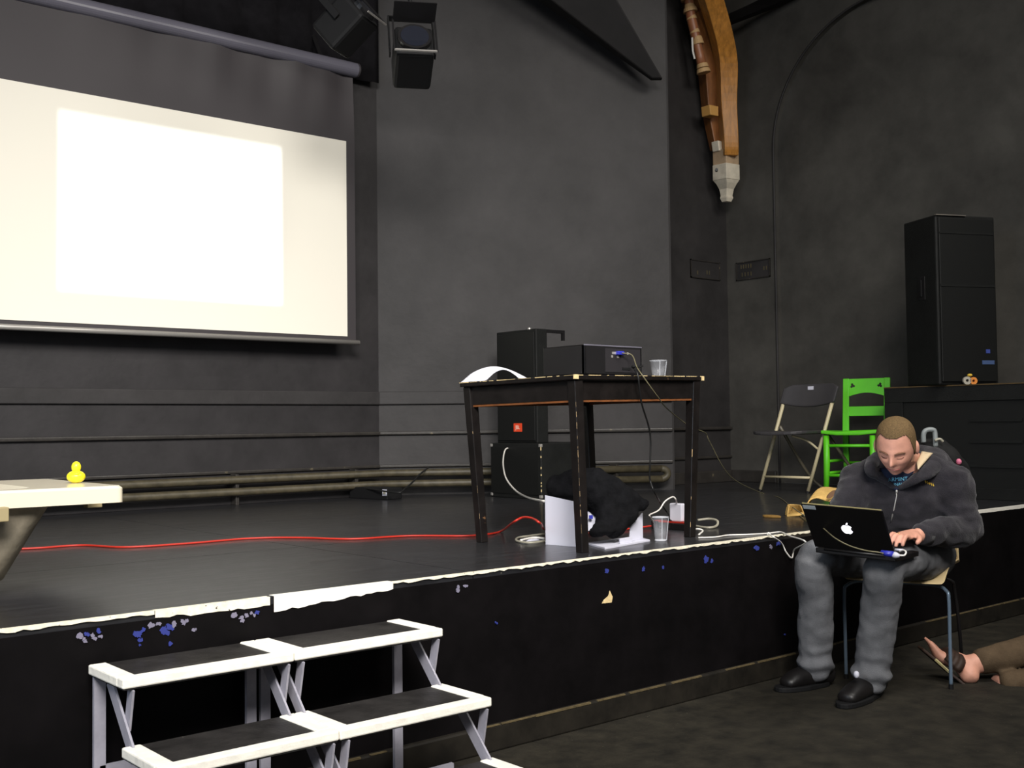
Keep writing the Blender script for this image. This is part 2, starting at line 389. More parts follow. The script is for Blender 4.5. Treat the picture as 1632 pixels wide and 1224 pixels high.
# heating pipes
hp = thing('heating_pipe', 'pair of dusty heating pipes running along the foot of the black walls', 'pipe', (4.3, 6.5, HS))
def wallpath(off, z, start=-2.3, end=None):
    bis = A0+Vector((-.0, 0, 0))
    p = [Vector((start, 6.7-off, z)), Vector((2, 6.7-off, z)), Vector((4.46-off*.36, 6.7-off, z))]
    e = (A1-A0).length-.12 if end is None else end
    return p+[A0+AN*off+AD*t+Vector((0,0,z-HS)) for t in (.35, 1.0, e)]
up = wallpath(.11, .765); lo = wallpath(.13, .69)
MB().tube(up, .026, 12).build('upper_pipe', M_PIPE, hp, smooth=True)
MB().tube(lo, .026, 12).build('lower_pipe', M_PIPE, hp, smooth=True)
mid = (up[-1]+lo[-1])/2; rr_ = (up[-1].z-lo[-1].z)/2
MB().tube([mid+Vector((0,0,1))*rr_*math.cos(t)+AD*rr_*1.3*math.sin(t) for t in [math.pi*i/12 for i in range(13)]], .026, 12).build('return_bend', M_PIPE, hp, smooth=True)
for q in (Vector((1.5,6.62,0)), Vector((3.3,6.62,0)), Vector((4.2,6.62,0)), A0+AN*.08+AD*.9, A0+AN*.08+AD*1.7):
    MB().box((q.x-.012, q.y-.03, HS), (q.x+.012, q.y+.05, .80)).build('pipe_bracket', M_TRIM, hp, bevel=.003)

# faint plates on the recess walls
def plate(label, fn, w_, h_, marks):
    t = thing('wall_plate', label, 'plate', fn(0, 0, 0))
    mb = MB()
    for a, b, c, d in ((-w_/2,-h_/2,w_/2,-h_/2+.008),(-w_/2,h_/2-.008,w_/2,h_/2),(-w_/2,-h_/2,-w_/2+.008,h_/2),(w_/2-.008,-h_/2,w_/2,h_/2)):
        mb.prism([(a,b),(c,b),(c,d),(a,d)], fn, .012)
    mb.build('frame', M_TRIM, t)
    MB().prism([(-w_/2,-h_/2),(w_/2,-h_/2),(w_/2,h_/2),(-w_/2,h_/2)], fn, .005).build('panel', M_WALL, t)
    for a, b, s_ in marks:
        MB().prism([(a-.004*s_,b-.016),(a+.004*s_,b-.016),(a+.004*s_,b+.016),(a-.004*s_,b+.016)], fn, .008).build('faded_mark', mat('faded_yellow', (82,74,50), .8), t)
plate('dim framed plate on the recess wall left of the corner', lambda u, v, w_: Vector((7.13+u, CYI-w_, 2.35+v)), .37, .15, [(-.1,-.03,1),(.02,-.02,1),(.05,-.02,.7)])
plate('dim framed plate with faded yellow marks right of the corner', lambda u, v, w_: Vector((CXI-w_, 5.62-u, 2.345+v)), .34, .15,
      [(-.12+.025*i, .035, 1) for i in range(5)]+[(-.11+.03*i, -.03, .8) for i in range(4)]+[(.11,-.0,1),(.135,-.0,1)])

# roof timbers
def rib(name, label, pts, ws, ts, m):
    mb = MB(); rings = []
    for (px, py, d), w_, t_ in zip(pts, ws, ts):
        c = at(px, py, d); q0 = ray(px, py).normalized()
        side = CR; dep = FW
        rings.append([c-side*w_/2-dep*t_/2, c+side*w_/2-dep*t_/2, c+side*w_/2+dep*t_/2, c-side*w_/2+dep*t_/2])
    mb.loft(rings); return tag(mb.build(name, m, bevel=.01), label, 'beam')
rib('roof_brace', 'dark painted roof brace ending at the pale angled wall', [(1047,127,8.15),(922,0,8.0),(795,-128,7.8)], (.08,.50,.80), (.06,.2,.3), M_DARKB)
rib('roof_rib', 'dark painted roof rib running up right behind the oak brace', [(1130,45,9.1),(1210,12,8.9),(1300,-30,8.6),(1420,-100,8.3)], (.16,.2,.24,.26), (.12,.15,.15,.15), M_DARKB)
ob = thing('oak_brace', 'varnished oak roof brace with turned shaft and white corbel', 'beam', at(1158, 322, 9.15))
def loft4(mb, specs, k=5):
    ps = cr([Vector((a[0], a[1], a[2])) for a in specs], k); ws = lerp_list([(a[3], a[4]) for a in specs], k)
    return mb.loft([ring4(p_.x, p_.y, p_.z, w_[0], w_[1], specs[0][5]) for p_, w_ in zip(ps, ws)])
def ring4(px, py, d, w_, t_, rot=.6):
    c = at(px, py, d); a = CR*math.cos(rot)+FW*math.sin(rot); b = -CR*math.sin(rot)+FW*math.cos(rot)
    return [c-a*w_/2-b*t_/2, c+a*w_/2-b*t_/2, c+a*w_/2+b*t_/2, c-a*w_/2+b*t_/2]
K = 8.95/F
mb = MB(); loft4(mb, [(1162, 250, 9.02, .115, .14, .1), (1162, 230, 9.0, .118, .14, .1), (1158, 165, 9.0, .132, .15, .1), (1157.5, 105, 8.95, .148, .15, .1), (1150, 60, 8.85, .152, .15, .1), (1133, 0, 8.7, .158, .15, .1), (1095, -120, 8.3, .18, .16, .1)])
mb.build('curved_timber', M_OAK, ob, bevel=.006)
mb = MB(); loft4(mb, [(1145, 240, 9.10, .10, .10, .3), (1135, 180, 9.10, .12, .12, .3), (1129, 110, 9.06, .13, .14, .3), (1120, 50, 9.0, .15, .14, .3), (1106, 0, 8.92, .16, .14, .3), (1075, -110, 8.6, .16, .14, .3)])
mb.build('backing_board', M_OAKD, ob, bevel=.006)
sh = [(1117.5,108),(1113,88),(1108,66),(1104,48),(1099,26),(1096,0),(1088,-50)]
mb = MB().tube([at(a+2, b, 8.86) for a, b in sh], [.038,.037,.036,.038,.04,.038,.038], 16); mb.build('turned_shaft', mat('pink_brown_shaft', (150,96,64), .4, var=.2), ob, smooth=True)
for (a, b, r_) in ((1121,113,.058),(1119.5,105,.05),(1112,68,.05),(1111,62,.045),(1107,50,.042),(1102,28,.044),(1100,16,.060),(1099,10,.045),(1096,-3,.060)):
    d_ = (at(1096,0,8.86)-at(1117,108,8.86)).normalized(); c = at(a, b, 8.86)
    MB().cyl(c-d_*.018, c+d_*.018, r_, r_*.85, 18).build('shaft_ring', mat('pale_oak_ring', (196,160,112), .5), ob, bevel=.006)
MB().tube(cr([at(1103,60,8.78), at(1104,80,8.78), at(1107,94,8.78)]), .008, 6).build('wire', M_WCAB, ob)
mb = MB(); mb.loft([ring4(1132, 186, 8.95, .09, .10), ring4(1131, 170, 8.95, .10, .10)]); mb.build('wood_block', mat('pale_block', (200,150,80), .6), ob, bevel=.006)
def diam(px, py, d, w_): return ring4(px, py, d, w_, w_, .62)
MB().loft([diam(1146, 242, 9.04, .075), diam(1144, 226, 9.03, .075)]).build('painted_neck', M_STONE, ob, bevel=.005)
MB().loft([diam(1157, 265, 9.08, .150), diam(1156.5, 240, 9.05, .150)]).build('collar', mat('worn_corbel_paint', (176,150,120), .7, var=.25), ob, bevel=.006)
MB().loft([diam(1157.5, 288, 9.08, .156), diam(1157, 263, 9.06, .156)]).build('corbel_block', M_STONE, ob, bevel=.006)
MB().loft([diam(1158, 322, 9.1, .055), diam(1158, 316, 9.1, .078), diam(1158, 312, 9.1, .070), diam(1158, 302, 9.1, .085), diam(1158, 293, 9.08, .120), diam(1157.5, 288, 9.08, .150)]).build('corbel_drop', M_STONE, ob, bevel=.004)
p = at(1142, 272, 8.9); MB().cyl(p, p-FW*.05-CR*.01, .012, n=10).build('peg', M_BLK, ob)

# ------------------------------------------------------------------ projection screen
SY = 6.5
ps = thing('projection_screen', 'pull-down projection screen with black border hanging over the stage', 'screen', (2.6, SY, 1.66))
SX0, SX1 = .2, 4.075; ZB, ZT = 1.715, 3.062; CX0, CX1 = .05, 4.165
mb = MB(); n = 60
def wav(X, Z):
    t = max(0, (Z-ZT)/.5); return .022*t*math.sin(X*9+Z*2.5)*max(0, (X-1.6)/2.5)+.012*t*math.sin(X*23-Z*3)*max(0, (X-1.9)/2.5)
rows_z = [1.69, ZB, 2.0, 2.5, ZT]+[ZT+.05*i for i in range(1, 11)]
V = []; 
for Z in rows_z:
    for i in range(n+1):
        X = .13+(4.145-.13)*i/n; V.append((X, SY+.004+wav(X, Z), Z))
for Z in rows_z:
    for i in range(n+1):
        X = .13+(4.145-.13)*i/n; V.append((X, SY+.007+wav(X, Z), Z))
k = n+1; nr = len(rows_z); fs = [(r*k+i, r*k+i+1, (r+1)*k+i+1, (r+1)*k+i) for r in range(nr-1) for i in range(n)]
fs += [tuple(j+nr*k for j in f)[::-1] for f in fs]
MB().add(V, fs).build('black_border', M_SCRB, ps, smooth=True)
MB().box((SX0, SY, ZB), (SX1, SY+.0035, ZT)).build('white_surface', M_SCRW, ps)
MB().cyl((CX0, SY+.01, 3.575), (CX1, SY+.01, 3.575), .05, n=24).build('case', M_CASE, ps, smooth=False, bevel=.004)
MB().cyl((CX0-.01, SY+.01, 3.575), (CX0, SY+.01, 3.575), .053, n=24).build('end_cap', M_BLK, ps)
MB().cyl((CX1, SY+.01, 3.575), (CX1+.01, SY+.01, 3.575), .051, n=24).build('end_cap', M_SCRB, ps)
MB().cyl((.1, SY+.004, 1.676), (4.17, SY+.004, 1.676), .017, n=12).build('bottom_bar', M_ALU, ps, smooth=True)
for X in (.6, 3.9): MB().bar((X, SY+.02, 3.6), (X, 6.693, 3.9), .03, .006).build('wall_bracket', M_BLK, ps)

# ------------------------------------------------------------------ dark cloth added to darken the top of the back wall
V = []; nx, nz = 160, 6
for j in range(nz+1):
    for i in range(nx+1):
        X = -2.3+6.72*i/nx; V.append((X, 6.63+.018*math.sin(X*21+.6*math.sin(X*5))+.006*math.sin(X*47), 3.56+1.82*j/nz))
o = MB().add(V, [(j*(nx+1)+i, j*(nx+1)+i+1, (j+1)*(nx+1)+i+1, (j+1)*(nx+1)+i) for j in range(nz) for i in range(nx)]).build('added_dark_cloth', mat('darkening_velour', (23,22,24), .95, .05, var=.3, vscale=9), smooth=True)
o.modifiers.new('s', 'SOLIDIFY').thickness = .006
tag(o, 'dark cloth added high behind the projection screen case to darken the wall', 'cloth')
# ------------------------------------------------------------------ theatre lanterns on a bar
lb = thing('lighting_bar', 'black steel lighting bar along the top of the back wall', 'bar', at(620, -40, 6.3))
MB().cyl(at(300, -70, 6.3), at(900, -30, 6.3), .024, n=14).build('bar', M_BLKM, lb, smooth=True)
def lantern(label, px, py, d, yaw_, tilt, s_=1.0):
    c = at(px, py, d); t = thing('stage_lantern', label, 'lantern', c, 0, 'theatre lanterns above the screen')
    M = Matrix.Rotation(yaw_, 3, 'Z') @ Matrix.Rotation(tilt, 3, 'X')
    Q = lambda a, b, e: c+M @ (Vector((a, b, e))*s_)
    def bx(name, lo_, hi_, m, bev=.005):
        vs = [Q(*v) for v in ((lo_[0],lo_[1],lo_[2]),(hi_[0],lo_[1],lo_[2]),(hi_[0],hi_[1],lo_[2]),(lo_[0],hi_[1],lo_[2]),(lo_[0],lo_[1],hi_[2]),(hi_[0],lo_[1],hi_[2]),(hi_[0],hi_[1],hi_[2]),(lo_[0],hi_[1],hi_[2]))]
        return MB().hexa(vs[:4], vs[4:]).build(name, m, t, bevel=bev)
    bx('housing', (-.11,-.02,-.11), (.11,.26,.11), M_BLKM, .02)
    MB().cyl(Q(0,-.05,0), Q(0,-.02,0), .095*s_, n=24).build('lens_tube', M_BLK, t)
    MB().cyl(Q(0,-.052,0), Q(0,-.045,0), .08*s_, n=24).build('lens', M_LENS, t)
    bx('colour_frame', (-.12,-.06,-.125), (.12,-.05,-.115), M_ALU, 0); bx('colour_frame', (-.125,-.06,-.12), (-.115,-.05,.12), M_BLK, 0); bx('colour_frame', (.115,-.06,-.12), (.125,-.05,.12), M_BLK, 0)
    bx('barn_door', (-.12,-.19,.112), (.12,-.055,.117), M_BLK, 0)
    for sgn in (-1, 1): bx('yoke_arm', (sgn*.13-.004,.08,0), (sgn*.13+.004,.12,.3), M_BLKM, 0)
    bx('yoke_top', (-.134,.08,.295), (.134,.12,.303), M_BLKM, 0)
    MB().cyl(Q(0,.1,.3), Q(0,.1,.3)+Vector((0,0,.12)), .012, n=8).build('hanger', M_BLKM, t)
lantern('black theatre lantern with square frame hung just right of the screen case', 660, 68, 6.0, R(-30), R(-28), .95)
lantern('black theatre lantern tipped down above the end of the screen case', 572, 18, 6.0, R(30), R(-40), .9)

# ------------------------------------------------------------------ bathtub and duck
TC = Vector((1.335, 3.43, 0)); TL, TW, TZ = 1.55, .72, .925
tub = thing('bathtub', 'white bathtub with raw fibreglass underside standing on the stage', 'bathtub', (TC.x-TL/2, TC.y+TW/2, HS))
def rrect(x0, y0, x1, y1, r_, z, n=6):
    out = []
    for cx_, cy_, a0 in ((x1-r_, y0+r_, -90), (x1-r_, y1-r_, 0), (x0+r_, y1-r_, 90), (x0+r_, y0+r_, 180)):
        for i in range(n+1):
            a = R(a0+90*i/n); out.append(Vector((cx_+r_*math.cos(a), cy_+r_*math.sin(a), z)))
    return out
x0, x1, y0, y1 = TC.x-TL, TC.x, TC.y, TC.y+TW
rings = [rrect(x0, y0, x1, y1, .02, TZ-.052), rrect(x0, y0, x1, y1, .02, TZ-.008), rrect(x0+.008, y0+.008, x1-.008, y1-.008, .02, TZ),
         rrect(x0+.06, y0+.06, x1-.24, y1-.06, .1, TZ), rrect(x0+.075, y0+.075, x1-.255, y1-.075, .1, TZ-.02), rrect(x0+.2, y0+.16, x1-.40, y1-.16, .12, HS+.07),
         rrect(x0+.25, y0+.2, x1-.45, y1-.2, .12, HS+.055)]
mb = MB(); n_ = len(rings[0]); base = 0
for r_ in rings: mb.v += r_
for i in range(len(rings)-1):
    for j in range(n_): mb.f.append((i*n_+j, i*n_+(j+1) % n_, (i+1)*n_+(j+1) % n_, (i+1)*n_+j))
mb.f.append(tuple((len(rings)-1)*n_+j for j in range(n_)))
me = mb.mesh('basin', tub); ob_ = link('basin', me, M_TUB, tub, smooth=False, bevel=0)
rings = [rrect(x0+.012, y0+.012, x1-.012, y1-.012, .02, TZ-.046), rrect(x0+.03, y0+.03, x1-.20, y1-.03, .05, TZ-.044), rrect(x0+.04, y0+.035, x1-.205, y1-.035, .06, TZ-.06), rrect(x0+.12, y0+.09, x1-.31, y1-.09, .08, HS+.05), rrect(x0+.16, y0+.12, x1-.36, y1-.12, .08, HS+.005)]
MB().loft(rings).build('shell', M_TUBU, tub, smooth=True)
_q1 = ony(148, 803, y0+.36); _q2 = ony(-8, 815, y0+.02)
for (bx_, by_) in ((_q1.x, _q1.y), (_q2.x, _q2.y-.03), (x0+.1, y1-.16)):
    MB().box((bx_-.025, by_-.02, TZ-.088), (bx_+.025, by_+.02, TZ-.046)).build('wood_batten', mat('batten_wood', (150,136,100), .8), tub, bevel=.003)
MB().box((x0+.3, y0+.2, HS), (x0+.36, y1-.2, HS+.03)).build('cradle_bar', M_TUBU, tub); MB().box((x1-.5, y0+.2, HS), (x1-.44, y1-.2, HS+.03)).build('cradle_bar', M_TUBU, tub)
dk = onz(165, 768, TZ); dk = Vector((min(dk.x, x1-.05), dk.y, TZ)); DS = .0085/ (5.0) 
ds = dk.dot(FW)/F       # metres per pixel here
duck = thing('rubber_duck', 'yellow rubber duck sitting on the corner of the bathtub rim', 'duck', dk)
MB().ell(dk+Vector((0,0,10*ds)), (14*ds, 15*ds, 10*ds)).build('body', M_DUCK, duck, smooth=True)
MB().ell(dk+Vector((.002,.004,25*ds)), (7.2*ds, 7.5*ds, 9*ds)).build('head', M_DUCK, duck, smooth=True)
MB().ell(dk+Vector((.008,.018,24*ds)), (3*ds, 4*ds, 1.5*ds)).build('beak', mat('orange_beak', (240,130,30), .4), duck, smooth=True)
MB().ell(dk+Vector((-.006,-.018,15*ds)), (5*ds, 7*ds, 3*ds)).build('tail', M_DUCK, duck, smooth=True)

# ------------------------------------------------------------------ portable stage steps
X_L, X_M, X_R = 1.0447, 1.512, 2.009
TR = [(2.692, 2.923, .490), (2.465, 2.698, .3256), (2.232, 2.466, .158)]
def steps(label, xa, xb, seed):
    t = thing('stage_steps', label, 'steps', ((xa+xb)/2, 2.58, 0), 0, 'portable steps against the stage')
    for yf, yb, z in TR:
        tr = MB().box((xa, yf, z-.026), (xb, yb, z)).build('tread', M_TREAD, t, bevel=.002)
        rnd = random.Random(seed+int(z*100))
        def strip(lo_, hi_): 
            MB().box(lo_, hi_).build('edge_tape', M_TAPE, tr, bevel=.004)
        j = lambda: rnd.uniform(-.003, .003)
        strip((xa-.003, yf-.004, z-.022+j()), (xb+.003, yf+.036+j(), z+.003))
        strip((xa-.004, yf+.03, z-.022), (xa+.042+j(), yb-.004, z+.0035+j()*.2)); strip((xb-.042+j(), yf+.03, z-.022), (xb+.004, yb-.004, z+.0035+j()*.2))
    for X in (xa+.018, xb-.018):
        MB().bar((X, 2.90, 0), (X, 2.90, .464), .03, .012, (0,1,0)).build('rear_post', M_STEEL, t)
        for i, (yf, yb, z) in enumerate(TR):
            if i < 2:
                y2f, y2b, z2 = TR[i+1]; a = Vector((X, (yf+yb)/2+.02, z-.026)); b = Vector((X, y2b-.03, z2-.026))
            else:
                a = Vector((X, (yf+yb)/2+.02, z-.026)); b = Vector((X, yf-.03, 0))
            MB().bar(a, b, .036, .006, (1,0,0)).build('stringer_bar', M_STEEL, t)
            m_ = a.lerp(b, .62)
            MB().bar((X+.007, yf+.012, z-.026), m_+Vector((.007,0,0)), .030, .006, (1,0,0)).build('front_strut', M_STEEL, t)
        MB().bar((X, 2.25, .012), (X, 2.915, .012), .012, .024).build('foot_rail', M_STEEL, t)
    MB().bar((xa+.018, 2.9, .22), (xb-.018, 2.9, .22), .012, .03).build('cross_bar', M_STEEL, t)
    MB().bar((xa+.018, 2.62, .10), (xb-.018, 2.62, .10), .012, .03).build('cross_bar', M_STEEL, t)
steps('taped black stage steps, the left unit of the pair', X_L, X_M-.004, 1)
steps('taped black stage steps, the right unit of the pair', X_M+.004, X_R, 9)

# ------------------------------------------------------------------ table and what is on it
TT = HS+.685
tbl = thing('small_table', 'worn black painted wooden table standing on the stage', 'table', (3.35, 3.42, HS))
tc = [Vector((2.953, 3.09, 0)), Vector((3.79, 3.15, 0)), Vector((3.74, 3.83, 0)), Vector((2.915, 3.76, 0))]
ztop = [TT, TT+.012, TT+.005, TT-.007]
T4 = [c+Vector((0,0,z)) for c, z in zip(tc, ztop)]
MB().hexa([q-Vector((0,0,.02)) for q in T4], T4).build('tabletop', M_TABLE, tbl, bevel=.004)
cen = sum(tc, Vector())/4
lt = [c.lerp(cen, .085) for c in tc]
lbm = [Vector((2.993, 3.10, 0)), Vector((3.715, 3.18, 0)), Vector((3.69, 3.75, 0)), Vector((2.965, 3.679, 0))]
for i in range(4):
    a = lt[i]+Vector((0,0,ztop[i]-.02)); b = lbm[i]+Vector((0,0,HS))
    wx, wy = .021, .021
    q = lambda p_, s_: [p_+Vector((-wx*s_,-wy*s_,0)), p_+Vector((wx*s_,-wy*s_,0)), p_+Vector((wx*s_,wy*s_,0)), p_+Vector((-wx*s_,wy*s_,0))]
    lg = MB().hexa(q(b, .88), q(a, 1.05)).build('leg', M_TABLE, tbl, bevel=.003)
    if i != 2:
        rnd = random.Random(20+i); mb = MB(); e0 = b+Vector((-wx*.88,-wy*.88,0)); e1 = a+Vector((-wx*1.05,-wy*1.05,0)); tcur = .02
        while tcur < .97:
            l = rnd.uniform(.006, .06)
            if rnd.random() < (.5 if i == 0 else .25):
                s_ = rnd.choice((.0005,.0008,.0012,.0018,.0026)); mb.bar(e0.lerp(e1, tcur)+Vector((.0008,.0008,0)), e0.lerp(e1, min(.99, tcur+l))+Vector((.0008,.0008,0)), s_, s_, (1,-1,0))
            tcur += l+rnd.uniform(.0, .05)
        mb.build('worn_edge', mat('dull_wood_chip', (168,140,98), .7, var=.4, vscale=60), lg)['kind'] = 'stuff'
    j = (i+1) % 4
    a2 = lt[j]+Vector((0,0,ztop[j]-.06)); a1 = lt[i]+Vector((0,0,ztop[i]-.06))
    MB().bar(a1, a2, .02, .076).build('apron', M_TABLE, tbl, bevel=.002)
    MB().bar(a1-Vector((0,0,.042)), a2-Vector((0,0,.042)), .016, .008).build('apron_lip', mat('bare_apron_edge', (104,58,20), .7, var=.4, vscale=20), tbl)
mb = MB(); rnd = random.Random(5)
for (p0, p1) in ((T4[0], T4[1]), (T4[3], T4[0])):
    t_ = 0
    while t_ < .98:
        l = rnd.uniform(.01, .09); d_ = rnd.uniform(.0008, .003)
        mb.bar(p0.lerp(p1, t_)+Vector((0,0,-.002)), p0.lerp(p1, min(1, t_+l))+Vector((0,0,-.002)), .003, d_); t_ += l+rnd.uniform(0, .05)
mb.bar(T4[0]-Vector((.002,0,.008)), T4[0]+Vector((.022,.001,-.008)), .006, .017); mb.bar(T4[1]-Vector((.015,0,.01)), T4[1]+Vector((.002,0,-.01)), .006, .018)
mb.build('worn_top_edge', M_CHIP, tbl)['kind'] = 'stuff'
def tz(X, Y): # table height at a point
    u = (X-2.953)/.837; v = (Y-3.09)/.67; return TT+.012*u-.007*v
def TP(px, py):
    p_ = onz(px, py, TT+.003); return p_
# curled paper
mb = MB(); n = 24; V = []
p0 = Vector((2.90, 3.79, 0)); ux = Vector((.42, -.2, 0)).normalized(); uy = Vector((.2, .42, 0)).normalized()
pa = ony(742, 611, 3.78); pb = Vector((2.965, 3.30, 0))
prof = []
for i in range(n+1):
    t_ = i/n; prof.append((.36*t_, .002+.055*math.sin(math.pi*min(1, t_**1.4))))
pd = Vector((.09, -.40, 0)).normalized(); pw = Vector((pd.y*-1, pd.x, 0)).normalized()
st = Vector((2.905, 3.745, 0))
ns_ = 6
for j in range(ns_+1):
    w_ = j/ns_
    for i in range(n+1):
        t_ = i/n; hn = .040*math.sin(math.pi*max(0, (t_-.45)/.55)); hf = .062*math.sin(math.pi*(.2+.8*t_))
        X = 2.925+.02*t_+.075*w_; Y = 3.765-.36*t_+.03*w_; V.append(Vector((X, Y, tz(X, Y)+.002+hn*(1-w_)+hf*w_)))
me_ = MB().add(V, [(j*(n+1)+i, j*(n+1)+i+1, (j+1)*(n+1)+i+1, (j+1)*(n+1)+i) for j in range(ns_) for i in range(n)])
po = me_.build('paper_sheet', M_PAPER, smooth=True); sd = po.modifiers.new('s', 'SOLIDIFY'); sd.thickness = .001
tag(po, 'curled white sheet of paper on the left corner of the black table', 'paper')
# projector
pj0 = onz(957, 594, TT+.004)
PJX0, PJX1, PJY0, PJY1 = 3.205, 3.55, 3.29, 3.545
pzb = tz(3.36, 3.4); prj = thing('projector', 'black video projector on the table with its rear towards the room', 'projector', ((PJX0+PJX1)/2, (PJY0+PJY1)/2, pzb))
z0, z1 = pzb+.012, pzb+.136
mb = MB(); mb.box((PJX0, PJY0, z0), (PJX1, PJY0+.02, z1)); mb.box((PJX0, PJY0, z0), (PJX0+.01, PJY1, z1)); mb.box((PJX1-.01, PJY0, z0), (PJX1, PJY1, z1))
mb.box((PJX0, PJY0, z0), (PJX1, PJY1, z0+.008)); mb.box((PJX0, PJY0, z1-.008), (PJX1, PJY1, z1))
mb.build('body', M_BLK, prj, bevel=.004)
# front with a rectangular light gate; the lamp sits behind it
LX, LZ = 3.30, pzb+.075; LY = PJY1-.05
gx0 = LX+(2.15-LX)*.05/(SY-LY); gx1 = LX+(3.571-LX)*.05/(SY-LY); gz0 = LZ+(1.894-LZ)*.05/(SY-LY); gz1 = LZ+(2.937-LZ)*.05/(SY-LY)
fr = MB(); y_ = PJY1-.001
fr.box((PJX0+.01, y_, z0+.008), (gx0, PJY1, z1-.008)); fr.box((gx1, y_, z0+.008), (PJX1-.01, PJY1, z1-.008)); fr.box((gx0, y_, z0+.008), (gx1, PJY1, gz0)); fr.box((gx0, y_, gz1), (gx1, PJY1, z1-.008))
fr.build('front_panel', M_BLK, prj)
for fx_, fy_ in ((PJX0+.03, PJY0+.03), (PJX1-.03, PJY0+.03), (PJX0+.03, PJY1-.03), (PJX1-.03, PJY1-.03)): MB().cyl((fx_, fy_, pzb), (fx_, fy_, z0), .012, n=12).build('foot', M_BLKM, prj)
MB().box((PJX0+.12, PJY0-.0015, z0+.012), (PJX1-.012, PJY0, z1-.012)).build('port_panel', mat('port_panel_grey', (40,38,40), .4), prj)
for X, Z, ww, m in ((.16,.10,.022,M_ALU),(.19,.085,.01,M_ALU),(.25,.10,.008,M_ALU),(.22,.035,.05,M_BLKM),(.28,.045,.03,M_BLKM),(.155,.085,.008,M_ALU)):
    MB().box((PJX0+X, PJY0-.004, pzb+Z), (PJX0+X+ww, PJY0-.001, pzb+Z+.01)).build('socket', m, prj)
MB().box((PJX0-.001, PJY0, z1-.004), (PJX1, PJY0+.004, z1+.001)).build('top_edge', M_CASE, prj)
vg = Vector((PJX0+.20, PJY0-.02, pzb+.105)); MB().box((vg.x-.018, vg.y, vg.z-.008), (vg.x+.018, vg.y+.02, vg.z+.008)).build('video_plug', M_BLUEP, prj, bevel=.003)
sl = bpy.data.lights.new('projector_lamp', 'SPOT'); sl.energy = 620; sl.spot_size = R(44); sl.spot_blend = .0; sl.shadow_soft_size = .0004; sl.color = (.84, .92, 1)
so = bpy.data.objects.new('projector_lamp', sl); COL.objects.link(so); so.location = (LX, LY, LZ)
so.rotation_euler = (Vector((2.86, SY, 2.41))-Vector((LX, LY, LZ))).to_track_quat('-Z', 'Y').to_euler()
# cup
def cup(label, c, h, r0, r1, lid=False):
    t = thing('plastic_cup', label, 'cup', c)
    MB().lathe([(r0-.002,0),(r0,.001),(r0+.35*(r1-r0),h*.35),(r0+.4*(r1-r0),h*.37),(r1,h-.002),(r1+.002,h),(r1-.001,h),(r0+.4*(r1-r0)-.0012,h*.37),(r0-.0012,.004),(0,.004)], c, 28).build('wall', M_CLEAR, t, smooth=True)
    MB().lathe([(r1+.002,h-.003),(r1+.0035,h-.0015),(r1+.002,h),(r1-.001,h-.0015)], c, 28).build('rim', M_RIM, t, smooth=True)
    MB().lathe([(r0+.0004,.0),(r0+.0012,.002),(r0+.0004,.005),(r0-.001,.002)], c, 28).build('foot_ring', M_RIM, t, smooth=True)
    for a_ in (-2.2, -.9): MB().tube([Vector(c)+Vector((math.cos(a_)*(r0+.001), math.sin(a_)*(r0+.001), .004)), Vector(c)+Vector((math.cos(a_)*(r1+.001), math.sin(a_)*(r1+.001), h-.004))], .0012, 6).build('moulded_rib', M_RIM, t)
    return t
cp = onz(1049, 596, TT+.012); cpx = Vector((3.665, 3.30, tz(3.665, 3.30)+.001))
cup('clear plastic cup standing on the right of the black table', cpx, .076, .027, .036)
# cables from the projector
MC = cable('video_cable', [vg, vg+Vector((.03,-.03,-.01)), ony(1015, 585, 3.16), ony(1025, 600, 3.1), ony(1048, 632, 3.12), ony(1064, 652, 3.25), ony(1100, 680, 3.6), ony(1124, 690, 3.9), ony(1132, 706, 3.95), ony(1165, 760, 4.1), S(1215, 786), S(1240, 792), S(1258, 805), S(1275, 822), S(1292, 836)], .0024, M_TCAB, 'thin grey video cable dropping from the projector and trailing right', group=None)
cable('power_cable', [Vector((PJX0+.28, PJY0, pzb+.05)), Vector((PJX0+.285, PJY0-.06, pzb+.05)), ony(1012, 588, 3.14), ony(1017, 600, 3.09), ony(1022, 640, 3.12), ony(1036, 690, 3.2), ony(1036, 740, 3.22), ony(1036, 765, 3.24), ony(1046, 790, 3.26), S(1062, 815, .05), S(1085, 842, .006)], .0038, M_BCAB, 'black power cable hanging from the projector to the stage floor')

# ------------------------------------------------------------------ speakers behind the table
c0 = onz(862, 797, HS); 
def cabinet(root, M, lo_, hi_, name='cabinet', m=M_CABI, bev=.006):
    vs = [M @ Vector(v) for v in ((lo_[0],lo_[1],lo_[2]),(hi_[0],lo_[1],lo_[2]),(hi_[0],hi_[1],lo_[2]),(lo_[0],hi_[1],lo_[2]),(lo_[0],lo_[1],hi_[2]),(hi_[0],lo_[1],hi_[2]),(hi_[0],hi_[1],hi_[2]),(lo_[0],hi_[1],hi_[2]))]
    return MB().hexa(vs[:4], vs[4:]).build(name, m, root, bevel=bev)
sb = thing('bass_speaker', 'black bass speaker box on the stage under the badged loudspeaker', 'speaker', (c0.x+.2, c0.y+.25, HS))
I4 = Matrix.Identity(4)
SH = HS+.37
cabinet(sb, I4, (c0.x+.006, c0.y, HS), (c0.x+.46, c0.y+.52, SH)); cabinet(sb, I4, (c0.x, c0.y+.02, HS+.03), (c0.x+.008, c0.y+.5, SH-.03), 'grille', M_GRILL, 0)
for Z in (HS+.01, SH-.025):
    for yy in (c0.y, c0.y+.50): MB().box((c0.x+.002, yy-.003, Z), (c0.x+.02, yy+.02, Z+.02)).build('corner_cap', M_ALU, sb, bevel=.003)
mb = MB(); rnd = random.Random(4)
